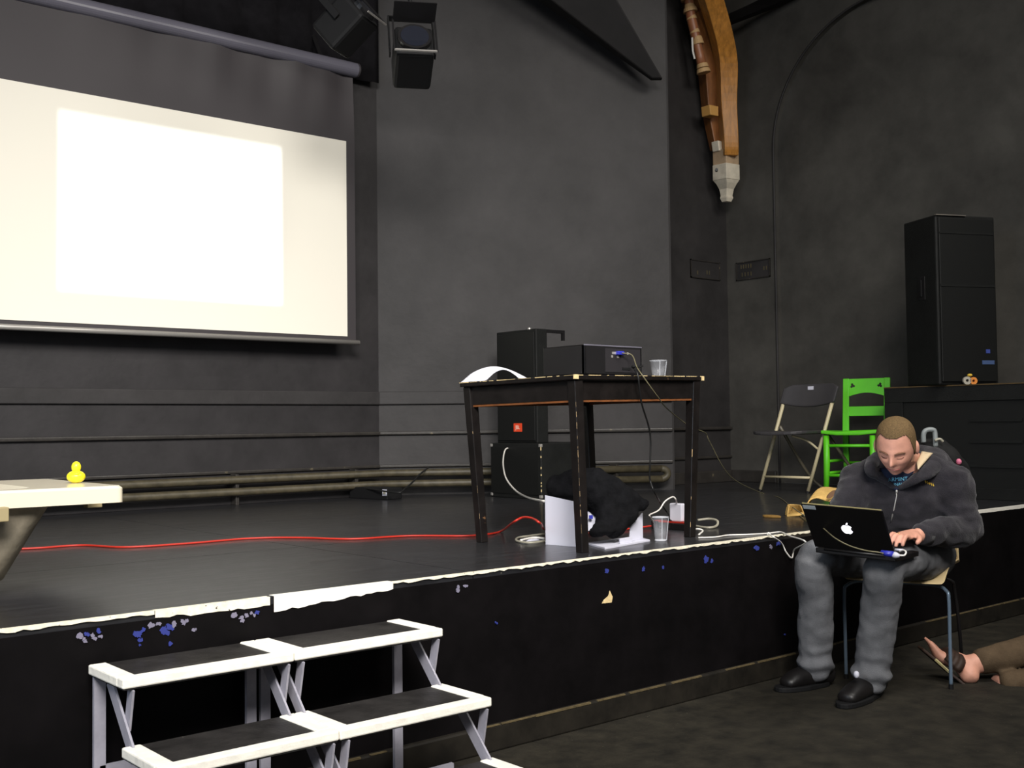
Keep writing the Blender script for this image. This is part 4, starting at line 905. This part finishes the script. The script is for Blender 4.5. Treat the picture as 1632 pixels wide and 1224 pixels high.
for s_ in (-1, 1):
    MB().tube(cr([CP(.0, s_*.21, .006), CP(.0, s_*.21, .2), CP(.0, s_*.21, .36), CP(-.01, s_*.20, .395), CP(-.04, s_*.15, .412), CP(-.06, 0, .414)]), .0075, 10).build('leg', M_LEG, mc, smooth=True)
    MB().tube(cr([CP(-.40, s_*.20, .006), CP(-.34, s_*.2, .2), CP(-.30, s_*.19, .36), CP(-.28, s_*.18, .40), CP(-.26, s_*.12, .412), CP(-.25, 0, .414)]), .0075, 10).build('leg', M_BLK, mc, smooth=True)
    for f_ in (0, -.40): MB().cyl(CP(f_, s_*(.21 if f_ == 0 else .20), 0), CP(f_, s_*(.21 if f_ == 0 else .20), .02), .010, n=12).build('foot_cap', M_BLK, mc)

# ------------------------------------------------------------------ the seated man
man = thing('person', 'man in dark hoodie and grey jeans sitting with a laptop on his lap', 'person', (c_o.x, c_o.y, 0))
UP = Vector((0,0,1))
pel = at(1442, 884, 4.76); wai = at(1445, 845, 4.74); che = at(1447, 795, 4.68); upc = at(1446, 758, 4.66); nek = at(1443, 735, 4.62)
shR, elR, wrR = at(1372, 768, 4.74), at(1338, 838, 4.62), at(1378, 862, 4.38)
shL, elL, wrL = at(1516, 764, 4.60), at(1536, 846, 4.54), at(1462, 853, 4.36)
hpR, knR, anR = at(1402, 884, 4.84), at(1300, 892, 4.47), at(1299, 1058, 4.60)
hpL, knL, anL = at(1487, 886, 4.72), at(1412, 900, 4.30), at(1388, 1076, 4.42)
side = (shL-shR).normalized(); fwd_t = Vector((-side.y*-1, 0, 0)); tf = side.cross(UP)*-1; tf = Vector((cf.x, cf.y, 0))
# head frame
HF = R(198); hfh = Vector((math.cos(HF), math.sin(HF), 0)); pt_ = R(27)
hfw = hfh*math.cos(pt_)-UP*math.sin(pt_); hup = hfh*math.sin(pt_)+UP*math.cos(pt_); hlf = hup.cross(hfw)      # his left
roll = R(4); hup, hlf = hup*math.cos(roll)+hlf*math.sin(roll), hlf*math.cos(roll)-hup*math.sin(roll)
HC = at(1428, 711, 4.49)
HW, HD, HH = .075, .096, .118
def head_pt(u, v, off=0):
    """u azimuth (0 = face), v elevation -90..90"""
    d = Vector((math.cos(v)*math.cos(u), math.cos(v)*math.sin(u), math.sin(v)))   # fwd, left, up
    e = .9
    x_, y_, z_ = d.x*HD, d.y*HW, d.z*HH
    zz = d.z
    if zz > 0: x_ *= 1+.22*zz*zz; y_ *= 1+.34*zz*zz
    if zz < 0:
        y_ *= 1-.30*(-zz)**1.3; 
        if x_ > 0: x_ *= 1-.06*(-zz)
        else: x_ *= 1-.45*(-zz)**.9
    if x_ > 0: x_ *= .96
    else: x_ *= 1.04
    g_ = lambda yy, zz2, sy, sz: math.exp(-((y_-yy)/sy)**2-((z_-zz2)/sz)**2) if d.x > 0 else 0
    x_ += .030*g_(0, -.030, .012, .014)+.016*g_(0, -.012, .009, .020)          # nose
    x_ += .006*g_(0, .016, .05, .010)                                           # brow
    x_ -= .010*(g_(.030, -.004, .014, .010)+g_(-.030, -.004, .014, .010))       # sockets
    x_ += .004*(g_(.030, -.006, .010, .006)+g_(-.030, -.006, .010, .006))       # lids
    x_ += .007*(g_(.040, -.030, .018, .016)+g_(-.040, -.030, .018, .016))       # cheeks
    x_ += .009*g_(0, -.062, .022, .007)-.004*g_(0, -.066, .02, .002)+.008*g_(0, -.074, .018, .006) # lips
    x_ += .014*g_(0, -.100, .024, .014)                                         # chin
    q_ = Vector((x_, y_, z_)); 
    if off: q_ += d*off
    return q_
HPW = lambda q_: HC+hfw*q_.x+hlf*q_.y+hup*q_.z
def head_mesh(mb, off=0, keep=None, nu_=72, nv_=54):
    rings = []
    for j in range(nv_+1):
        v = -math.pi/2+math.pi*min(max(j/nv_, .004), .996)
        rings.append([HPW(head_pt(2*math.pi*i/nu_, v, off)) for i in range(nu_)])
    return mb.loft(rings)
bmB = MB(); head_mesh(bmB)
for s_ in (-1, 1):       # ears
    e0 = Vector((-.010, s_*.078, -.006)); bmB.ell(HPW(e0), (.017, .010, .031), Matrix((hfw, hlf, hup)).transposed() @ Matrix.Rotation(s_*R(25), 3, 'Z'))
limb(bmB, [nek-UP*.02, at(1440, 728, 4.6), HPW(Vector((-.03,0,-.06)))], [.066, .060, .058])
limb(bmB, [pel, wai, che, upc, nek], [(.14,.10),(.13,.09),(.16,.10),(.15,.09),(.07,.07)], side=side)
for a_, b_, c_ in ((shR, elR, wrR), (shL, elL, wrL)): limb(bmB, [a_, b_, c_], [.045, .034, .028])
for a_, b_, c_ in ((hpR, knR, anR), (hpL, knL, anL)): limb(bmB, [a_, b_, c_], [.06, .034, .028])
# hands
def hand(wr, tip_dir, palm_up, thumb_side, curl, fan=1):
    d = tip_dir.normalized(); n_ = (palm_up-d*palm_up.dot(d)).normalized(); s_ = n_.cross(d)*thumb_side      # s_ towards the thumb
    limb(bmB, [wr, wr+d*.045, wr+d*.088], [(.026,.018),(.040,.017),(.042,.014)], side=s_)
    base = wr+d*.09; info = []
    for i, (o2, L2) in enumerate(((.030,.074),(.0105,.084),(-.0095,.078),(-.029,.060))):
        b0 = wr+d*(.082-.006*(i == 3))+s_*o2; dd = (d+s_*.16*fan*(1.5-i)/1.5*.6).normalized()
        p1 = b0+dd*L2*.42+n_*.010*curl; p2 = p1+(dd*.85-n_*.55*curl).normalized()*L2*.33; p3 = p2+(dd*.55-n_*.85*curl).normalized()*L2*.27
        limb(bmB, [b0, p1, p2, p3], [.0098,.0092,.0084,.0072], n=10, k=3); info.append((b0, p1, p2, p3))
    t0 = wr+d*.03+s_*.03; limb(bmB, [t0, t0+(d*.7+s_*.7).normalized()*.038-n_*.006, t0+(d*.85+s_*.5).normalized()*.066-n_*.016], [.014,.011,.009], n=10, k=3)
    return info, s_, n_
hdirL = (at(1408, 864, 4.22)-at(1455, 850, 4.36)); 
infoL, sL_, nL_ = hand(at(1456, 850, 4.35), hdirL, UP+CR*.1, 1, 1.0)
hdirR = (at(1392, 870, 4.3)-at(1376, 862, 4.40)); infoR, _, _ = hand(wrR, hdirR, UP, -1, .9)
me = remesh(bmB, .0046, 2)
body = link('body', localise(me, man), M_SKIN, man, smooth=True)
MB().tube([infoL[2][0].lerp(infoL[2][1], .55)+ (sL_*math.cos(t_)+nL_*math.sin(t_))*.0108 for t_ in [2*math.pi*i/16 for i in range(17)]], .002, 6).build('ring', M_GOLD, man, smooth=True, label='gold ring on the left hand')
# hair : cap over the upper skull
rings = []; nu_ = 160; nv_ = 90; hm = MB(); V = []; idx = {}
for j in range(nv_+1):
    v = R(-35)+R(125)*j/nv_*.999
    for i in range(nu_): V.append((2*math.pi*i/nu_, v))
def hairy(u, v):
    uu = (u+math.pi) % (2*math.pi)-math.pi; front = abs(uu)
    ks = ((0,38),(20,39),(38,43),(50,42),(60,30),(70,8),(78,-8),(86,-14),(92,-2),(100,2),(112,-16),(130,-26),(180,-28)); fd_ = math.degrees(front)
    for (a0, l0), (a1, l1) in zip(ks, ks[1:]):
        if a0 <= fd_ <= a1: lim = R(l0+(l1-l0)*(fd_-a0)/(a1-a0)); break
    lim += R(1.6)*noise.noise(Vector((u*14, v*14, 0)))
    return v > lim
hv = [HPW(head_pt(u, v, .0038)) for u, v in V]; fs = []
for j in range(nv_):
    for i in range(nu_):
        q_ = (j*nu_+i, j*nu_+(i+1) % nu_, (j+1)*nu_+(i+1) % nu_, (j+1)*nu_+i)
        if hairy(V[q_[0]][0], (V[q_[0]][1]+V[q_[3]][1])/2): fs.append(q_)
fs.append(tuple(nv_*nu_+i for i in range(nu_)))
used = sorted({i for f in fs for i in f}); mp_ = {a_: b_ for b_, a_ in enumerate(used)}
o = MB().add([hv[i] for i in used], [tuple(mp_[i] for i in f) for f in fs]).build('hair', M_HAIR, man, smooth=True, label='very short brown hair')
sm = o.modifiers.new('t', 'SOLIDIFY'); sm.thickness = .006; sm.offset = -1
M_BROW = mat('eyebrow', (118,84,62), .9); M_LID = mat('lash_line', (110,66,54), .8); M_LIP = mat('lips', (176,104,96), .5)
def facepatch(name, pts, m, w_):
    MB().tube([HPW(head_pt_yz(y_, z_)+Vector((.0012,0,0))) for y_, z_ in pts], w_, 6).build(name, m, man, smooth=True)
def head_pt_yz(y_, z_):
    best = None; v = math.asin(max(-1, min(1, z_/HH))); 
    u = math.asin(max(-1, min(1, y_/(HW*math.cos(v)*(1-.30*max(0, -math.sin(v))**1.3)))))
    return head_pt(u, v)
for s_ in (-1, 1):
    facepatch('eyebrow', [(s_*.014,.012),(s_*.026,.017),(s_*.040,.016),(s_*.048,.010)], M_BROW, .0034)
    facepatch('eyelid_line', [(s_*.018,-.009),(s_*.026,-.012),(s_*.036,-.012),(s_*.043,-.008)], M_LID, .0018)
facepatch('mouth', [(-.024,-.066),(-.012,-.0655),(0,-.066),(.012,-.0655),(.024,-.066)], M_LIP, .0028)
facepatch('nostril', [(-.007,-.040),(-.005,-.0405)], M_LID, .0022); facepatch('nostril', [(.007,-.040),(.005,-.0405)], M_LID, .0022)
# hoodie
hb_ = MB()
limb(hb_, [pel-UP*.01, wai, che, upc+UP*.005], [(.185,.135),(.185,.14),(.195,.14),(.150,.10)], side=side)
limb(hb_, [shR+side*.02-UP*.0, upc+UP*.02, shL-side*.02], [(.085,.08),(.09,.09),(.085,.08)], side=UP)
for a_, b_, c_ in ((shR, elR, wrR), (shL, elL, wrL)):
    limb(hb_, [a_+UP*.01, a_.lerp(b_, .5), b_, b_.lerp(c_, .55), c_.lerp(b_, .08)], [.088, .078, .070, .060, .045])
limb(hb_, [nek-UP*.05+FW*.05, nek-UP*.015+FW*.06], [.105, .08])
me = remesh(hb_, .009, 5, lambda c: .012*noise.noise(c*8)-.020*abs(noise.noise(Vector((c.x*10, c.y*10, c.z*17))))+.008*abs(noise.noise(c*22)))
# open the neck : drop faces in front of the V
hood_o = link('hoodie', localise(me, man), M_HOOD, man, smooth=True, label='charcoal zipped hooded sweatshirt')
vw = [v.co+man.location for v in me.vertices]; bvh = BVHTree.FromPolygons(vw, [tuple(p.vertices) for p in me.polygons])
def hit(px, py, off=.002, tree=None):
    d = ray(px, py).normalized(); h, n_, i, dist = (tree or bvh).ray_cast(CAM, d)
    return h-d*off if h else at(px, py, 4.52)
# hood roll around the neck
hm = MB()
ring_pts = [hit(1425, 776, .0), hit(1402, 760, .0), at(1388, 748, 4.60), at(1396, 733, 4.70), at(1430, 724, 4.78), at(1468, 725, 4.76), at(1494, 730, 4.66), at(1485, 746, 4.56), at(1462, 762, 4.52), hit(1434, 778, .0)]
limb(hm, ring_pts, [(.012,.014),(.022,.018),(.026,.024),(.034,.030),(.046,.042),(.050,.043),(.046,.034),(.036,.024),(.022,.018),(.012,.012)], n=14, k=6)
limb(hm, [at(1452, 726, 4.80), at(1490, 734, 4.72), at(1515, 748, 4.66)], [(.05,.04),(.06,.04),(.03,.03)], n=14)
me = remesh(hm, .007, 4, lambda c: .005*noise.noise(c*22)); link('hood', localise(me, man), M_HOOD, man, smooth=True)
bvh2 = BVHTree.FromPolygons([v.co+man.location for v in me.vertices], [tuple(p.vertices) for p in me.polygons])
def patch(name, quads, m, tree, off=.003, nn=8, th=.003):
    """cloth patch whose outline corners are given in the photo and that lies on the cloth below"""
    a_, b_, c_, d_ = quads; V = []
    for j in range(nn+1):
        for i in range(nn+1):
            s_, t_ = i/nn, j/nn; p_ = [(a_[k]*(1-s_)+b_[k]*s_)*(1-t_)+(d_[k]*(1-s_)+c_[k]*s_)*t_ for k in (0, 1)]
            V.append(hit(p_[0], p_[1], off, tree))
    o = MB().add(V, [(j*(nn+1)+i, j*(nn+1)+i+1, (j+1)*(nn+1)+i+1, (j+1)*(nn+1)+i) for j in range(nn) for i in range(nn)]).build(name, m, man, smooth=True)
    s2 = o.modifiers.new('s', 'SOLIDIFY'); s2.thickness = th; s2.offset = 0; return o
lin_pts = [at(1462, 742, 4.535), at(1468, 730, 4.55), at(1477, 716, 4.60), at(1470, 708, 4.66)]
V = []; LC = [(1460,737,4.545),(1469,719,4.60),(1487,722,4.585),(1464,748,4.495)]
for j in range(7):
    for i in range(7):
        s_, t_ = i/6, j/6; q_ = [(LC[0][k]*(1-s_)+LC[1][k]*s_)*(1-t_)+(LC[3][k]*(1-s_)+LC[2][k]*s_)*t_ for k in range(3)]; V.append(at(q_[0], q_[1], q_[2]-.012*math.sin(math.pi*t_)))
lo2 = MB().add(V, [(j*7+i, j*7+i+1, (j+1)*7+i+1, (j+1)*7+i) for j in range(6) for i in range(6)]).build('hood_lining', M_LINE, man, smooth=True)
lo2.modifiers.new('s', 'SOLIDIFY').thickness = .006
sh_o = patch('tshirt', ((1402,746),(1462,746),(1431,781),(1424,781)), M_SHIRT, bvh, .006, 10, .004)
bvh3 = BVHTree.FromPolygons([v.co+man.location for v in sh_o.data.vertices], [tuple(p.vertices) for p in sh_o.data.polygons])
def ptext(name, txt, m, cx_, cy_, size, rot, tree, off):
    vs_, fs_ = text_polys(txt); c_, s_ = math.cos(rot), math.sin(rot)
    MB().add([hit(cx_+(v.x*c_-v.y*s_)*size, cy_-(v.x*s_+v.y*c_)*size, off, tree) for v in vs_], fs_).build(name, m, man)
ptext('shirt_lettering', 'ARMINT', M_AQUA, 1431, 764, 8.5, R(4), bvh3, .004); ptext('shirt_lettering', 'NNAI', M_AQUA, 1429, 772, 6.5, R(4), bvh3, .004)
zp = [hit(px, py, .002) for px, py in ((1428,781),(1429,790),(1427,800),(1425,811),(1422,822),(1420,832))]
MB().tube(zp, .0028, 6).build('zip', M_ALU, man, smooth=True); MB().ell(hit(1429, 783, .004), (.005,.005,.009)).build('zip_pull', M_ALU, man, smooth=True)
mb = MB(); zz = [(1474.5+i*1.5, 767.5+i*.62+(1.8 if i % 2 else -1.8)) for i in range(10)]
MB().tube([hit(a_, b_, .003) for a_, b_ in zz], .0024, 5).build('chest_stitching', M_YEL, man, label='small yellow stitched logo on the chest')
for c_, e_ in ((wrR, elR), (wrL, elL)):
    d = (c_-e_).normalized(); MB().tube([c_-d*.055, c_-d*.01], [.044,.038], 18).build('cuff', M_HOOD, man, smooth=True)
# jeans
jm = MB()
limb(jm, [pel+side*.0-UP*.02, pel+UP*.05], [(.17,.13),(.16,.12)], side=side)
for a_, b_, c_ in ((hpR, knR, anR), (hpL, knL, anL)):
    dn = (c_-b_).normalized()
    limb(jm, [a_, a_.lerp(b_, .5)+UP*.005, b_, b_.lerp(c_, .3), b_.lerp(c_, .7), c_+dn*.012], [.098, .090, .076, .074, .070, .077])
def fold(c):
    low = max(0, min(1, (.20-c.z)/.18)); return .008*noise.noise(c*10)+.004*noise.noise(c*24)+low*.011*math.sin(c.z*95+2.5*noise.noise(c*9)+c.x*14)
me = remesh(jm, .008, 3, fold); link('jeans', localise(me, man), M_JEAN, man, smooth=True)
# shoes
def shoe(an, toe):
    d = Vector((toe.x-an.x, toe.y-an.y, 0)); L = d.length; d.normalize(); s_ = Vector((-d.y, d.x, 0)); base = Vector((an.x, an.y, 0))
    m_ = MB()
    limb(m_, [base-d*.055+UP*.045, base+UP*.05+d*.03, base+d*(L*.55)+UP*.042, base+d*(L-.055)+UP*.032], [(.038,.040),(.043,.046),(.046,.040),(.042,.028)], side=s_)
    limb(m_, [base+UP*.05, base+UP*.10], [.045,.043])
    me_ = remesh(m_, .006, 4); up_ = link('shoe', localise(me_, man), M_SHOE, man, smooth=True)
    sp_ = []
    for i in range(28):
        a_ = 2*math.pi*i/28; x_ = math.cos(a_); y_ = math.sin(a_); lx = (L+.055)/2; 
        sp_.append((math.copysign(abs(x_)**.75, x_)*lx, math.copysign(abs(y_)**.8, y_)*(.050 if x_ > 0 else .042)))
    MB().prism(sp_, lambda a_, b_, w_: base+d*((L-.05)/2+a_)+s_*b_+UP*w_, .02).build('sole', M_BLKM, up_, bevel=.004)
    for i in range(4):
        q_ = base+d*(L*.30+.022*i)+UP*(.098-.008*i); MB().tube(cr([q_-s_*.026-UP*.008, q_, q_+s_*.026-UP*.008]), .0028, 6).build('lace', M_BLKM, up_, smooth=True)
shoe(Vector((anR.x+.02, anR.y, 0)), onz(1238, 1103, 0)); shoe(Vector((anL.x+.03, anL.y+.01, 0)), onz(1340, 1130, 0))
MB().ell(at(1365, 1075, 4.29), (.011,.011,.014)).build('ankle_reflector', M_WHITE, man, smooth=True)

# ------------------------------------------------------------------ laptop on his lap
TLc, TRc, BLc, BRc = at(1292, 803, 4.20), at(1409, 812, 4.02), at(1302, 872, 4.33), at(1423, 886, 4.14)
ex = (BRc-BLc).normalized(); W = .315; cb = (BLc+BRc)/2; ez = ((TLc+TRc)/2-cb).normalized(); ez = (ez-ex*ez.dot(ex)).normalized()
en = ex.cross(ez)      # points back to the camera or the man
if en.dot(FW) > 0: en = -en
LH = .225
lap = thing('laptop', 'black laptop with a glowing white fruit logo on the man\'s lap', 'laptop', cb)
LP = lambda a_, b_, c_: cb+ex*a_+ez*b_+en*c_
def lbox(name, m, lo_, hi_, fn, bev=.003, parent=None):
    pts = [fn(*p) for p in ((lo_[0],lo_[1],lo_[2]),(hi_[0],lo_[1],lo_[2]),(hi_[0],hi_[1],lo_[2]),(lo_[0],hi_[1],lo_[2]),(lo_[0],lo_[1],hi_[2]),(hi_[0],lo_[1],hi_[2]),(hi_[0],hi_[1],hi_[2]),(lo_[0],hi_[1],hi_[2]))]
    return MB().hexa(pts[:4], pts[4:]).build(name, m, parent or lap, bevel=bev)
M_LAP = mat('black_laptop_shell', (16,15,16), .42, .4)
lid = lbox('lid', M_LAP, (-W/2,0,-.008), (W/2,LH,0), LP)
lbox('lid_edge', mat('worn_lid_edge', (120,112,76), .6), (-W/2+.004,LH-.0005,-.007), (W/2-.004,LH+.0008,-.001), LP, 0, lid)
lbox('display', M_SCREEN, (-W/2+.015,.018,-.0095), (W/2-.015,LH-.015,-.008), LP, 0, lid)
lbox('sticker', mat('grey_sticker', (176,186,192), .5), (-W/2+.006,LH-.024,0), (-W/2+.056,LH-.006,.0008), LP, 0, lid)
bdir = Vector((-en.x, -en.y, 0)).normalized(); BP = lambda a_, b_, c_: cb+ex*a_+bdir*b_+UP*c_
bs_ = lbox('base', M_LAP, (-W/2,.002,-.022), (W/2,.228,-.002), BP, .004)
for r_ in range(5):
    for k_ in range(12): lbox('key', M_BLK, (-W/2+.02+k_*.0248,.035+r_*.02,-.002), (-W/2+.02+k_*.0248+.021,.035+r_*.02+.016,.001), BP, 0, bs_)
lbox('trackpad', M_LAP, (-.05,.15,-.002), (.05,.21,-.001), BP, 0, bs_)
MB().cyl(BP(-.12,.003,-.004), BP(.12,.003,-.004), .006, n=12).build('hinge', M_BLK, lap, smooth=True)
# logo : apple with a bite and a leaf
ap = []
def apc(a_):
    r_ = 1.0+.10*abs(math.sin(a_))**.8; x_, y_ = r_*math.cos(a_), r_*math.sin(a_)*.98
    y_ -= .20*math.exp(-(x_/.28)**2)*(1 if y_ > 0 else -.75); x_ *= 1.02-.16*max(0, -y_); return x_, y_
for i in range(72):
    x_, y_ = apc(2*math.pi*i/72)
    bxc, byc, br = 1.22, .12, .56
    if (x_-bxc)**2+(y_-byc)**2 < br*br:
        a_ = math.atan2(y_-byc, x_-bxc); x_, y_ = bxc+br*math.cos(a_), byc+br*math.sin(a_)
        if x_ > bxc-.02: continue
    ap.append((x_, y_))
lf = [(.0,1.08),(.02,1.30),(.14,1.52),(.36,1.66),(.38,1.42),(.27,1.20),(.12,1.09)]
LS = .0212
lo_c = (.0, LH*.5)
MB().prism([(a_*LS, b_*LS) for a_, b_ in ap], lambda u, v, w_: LP(lo_c[0]+u, lo_c[1]+v, w_), .0007).build('logo_body', M_LOGO, lid)
MB().prism([(a_*LS, b_*LS) for a_, b_ in lf], lambda u, v, w_: LP(lo_c[0]+u, lo_c[1]+v, w_), .0007).build('logo_leaf', M_LOGO, lid)
ad = thing('display_adapter', 'blue plug and white display adapter lying on the man\'s knee', 'adapter', at(1420, 884, 4.05))
MB().tube([at(1404, 879, 4.06), at(1412, 882, 4.05), at(1424, 884, 4.04)], [(.006,.008),(.011,.014),(.012,.016)], 12, side=UP).build('blue_plug', M_BLUEP, ad, smooth=True)
MB().tube([at(1423, 884, 4.04), at(1428, 885, 4.035), at(1434, 886, 4.03)], [(.011,.015),(.012,.016),(.006,.01)], 12, side=UP).build('white_body', M_WHITE, ad, smooth=True)
MB().tube(cr([at(1433, 885, 4.03), at(1441, 885, 4.03), at(1444, 880, 4.04), at(1440, 877, 4.06), at(1434, 879, 4.08)]), .0032, 8).build('white_lead', M_WCAB, ad, smooth=True)
MB().tube([at(1427, 876, 4.10), at(1439, 877, 4.08)], [(.005,.007),(.005,.007)], 10, side=UP).build('connector', M_WHITE, ad, smooth=True)

# ------------------------------------------------------------------ second person sitting on the floor, only a leg in view
p2 = thing('person', 'brown trouser leg and sandalled foot stretched out on the floor', 'person', onz(1900, 1100, 0))
bd = MB(); an2 = at(1545, 1060, 4.68); kn2 = at(1790, 1000, 4.74); hp2 = at(1960, 1085, 4.80)
an3 = at(1604, 1090, 4.62); kn3 = at(1800, 1075, 4.5); 
toe = at(1484, 1027, 4.74); heel = at(1546, 1080, 4.64); ball = at(1500, 1047, 4.72)
limb(bd, [an2, an2.lerp(kn2, .5), kn2], [.042, .05, .055]); limb(bd, [kn2, hp2], [.06, .085])
limb(bd, [heel, an2.lerp(ball, .35), ball, toe], [(.034,.034),(.045,.040),(.044,.026),(.03,.013)], side=(0,0,1) if False else FW)
limb(bd, [an2, heel], [.042, .036])
for i in range(5):
    o_ = FW*(.022-.011*i*1.0); limb(bd, [ball.lerp(toe, .7)+o_, toe+o_+(toe-ball).normalized()*(.028-.004*i)], [.0085,.0075], n=8, k=2)
limb(bd, [an3, an3.lerp(kn3, .5), kn3], [.04,.05,.055]); limb(bd, [kn3, hp2], [.06,.085]); limb(bd, [an3, at(1590, 1085, 4.7)], [.036,.03])
ch2 = hp2+UP*.42+CR*.12; limb(bd, [hp2, hp2+UP*.2+CR*.05, ch2, ch2+UP*.1], [(.15,.11),(.14,.1),(.17,.11),(.07,.07)], side=FW)
bd.ell(ch2+UP*.27-CR*.03, (.085,.085,.115)); limb(bd, [ch2+UP*.1, ch2+UP*.2], [.055,.055])
for s_ in (-1, 1): limb(bd, [ch2+FW*s_*.18+UP*.02, hp2+FW*s_*.24+UP*.2+CR*.25, Vector((hp2.x, hp2.y, .04))+FW*s_*.22+CR*.32], [.05,.04,.03])
me = remesh(bd, .007, 2); link('body', localise(me, p2), M_SKIN, p2, smooth=True)
tr = MB(); limb(tr, [an2.lerp(kn2, .075), an2.lerp(kn2, .35), kn2, kn2.lerp(hp2, .5), hp2], [.055,.062,.075,.09,.11]); limb(tr, [an3, an3.lerp(kn3, .4), kn3, kn3.lerp(hp2, .5), hp2], [.05,.06,.075,.09,.11])
limb(tr, [hp2-FW*.05, hp2+FW*.05+UP*.05], [.15,.15])
me = remesh(tr, .009, 3, lambda c: .007*noise.noise(c*13)); link('trousers', localise(me, p2), M_BROWN, p2, smooth=True)
tp = MB(); limb(tp, [hp2+UP*.03, hp2+UP*.2+CR*.05, ch2, ch2+UP*.06], [(.18,.13),(.17,.12),(.2,.13),(.11,.09)], side=FW)
for s_ in (-1, 1): limb(tp, [ch2+FW*s_*.17+UP*.02, hp2+FW*s_*.24+UP*.2+CR*.25, Vector((hp2.x, hp2.y, .09))+FW*s_*.22+CR*.31], [.066,.054,.042])
me = remesh(tp, .01, 3); link('top', localise(me, p2), M_HOOD, p2, smooth=True)
MB().ell(ch2+UP*.30-CR*.015, (.092,.092,.10)).build('hair', M_HAIR, p2, smooth=True)
# sandal : dark straps and pale sole
M_SAND = mat('dark_brown_leather', (48,34,26), .6, .3, var=.3, vscale=20)
fdv = (toe-heel).normalized(); nrm = FW.cross(fdv); nrm = nrm if nrm.dot(UP) < 0 else -nrm      # towards the sole
sl_ = []
for t_, w_ in ((-.12,.03),(.15,.036),(.5,.042),(.85,.046),(1.12,.03)):
    c_ = heel.lerp(toe, t_)+nrm*.040; sl_.append([c_-FW*w_, c_+FW*w_, c_+FW*w_+nrm*.014, c_-FW*w_+nrm*.014])
sd_ = MB().loft(sl_).build('sandal', M_SAND, p2, bevel=.004)
MB().bar(at(1491, 1051, 4.66), at(1514, 1072, 4.60), .008, .008).build('sole_edge', mat('pale_sole_edge', (180,168,120), .7), sd_)
for t_, r_ in ((.42,.056),(.52,.052),(.62,.047)):
    c_ = heel.lerp(toe, t_)-nrm*.004; MB().tube([c_+FW*(r_*1.0*math.cos(q_))-nrm*(r_*.82*math.sin(q_))+nrm*.012 for q_ in [math.pi*i/14-.25+.5*i/14 for i in range(15)]], (.02), 8).build('strap', M_SAND, sd_, smooth=True)
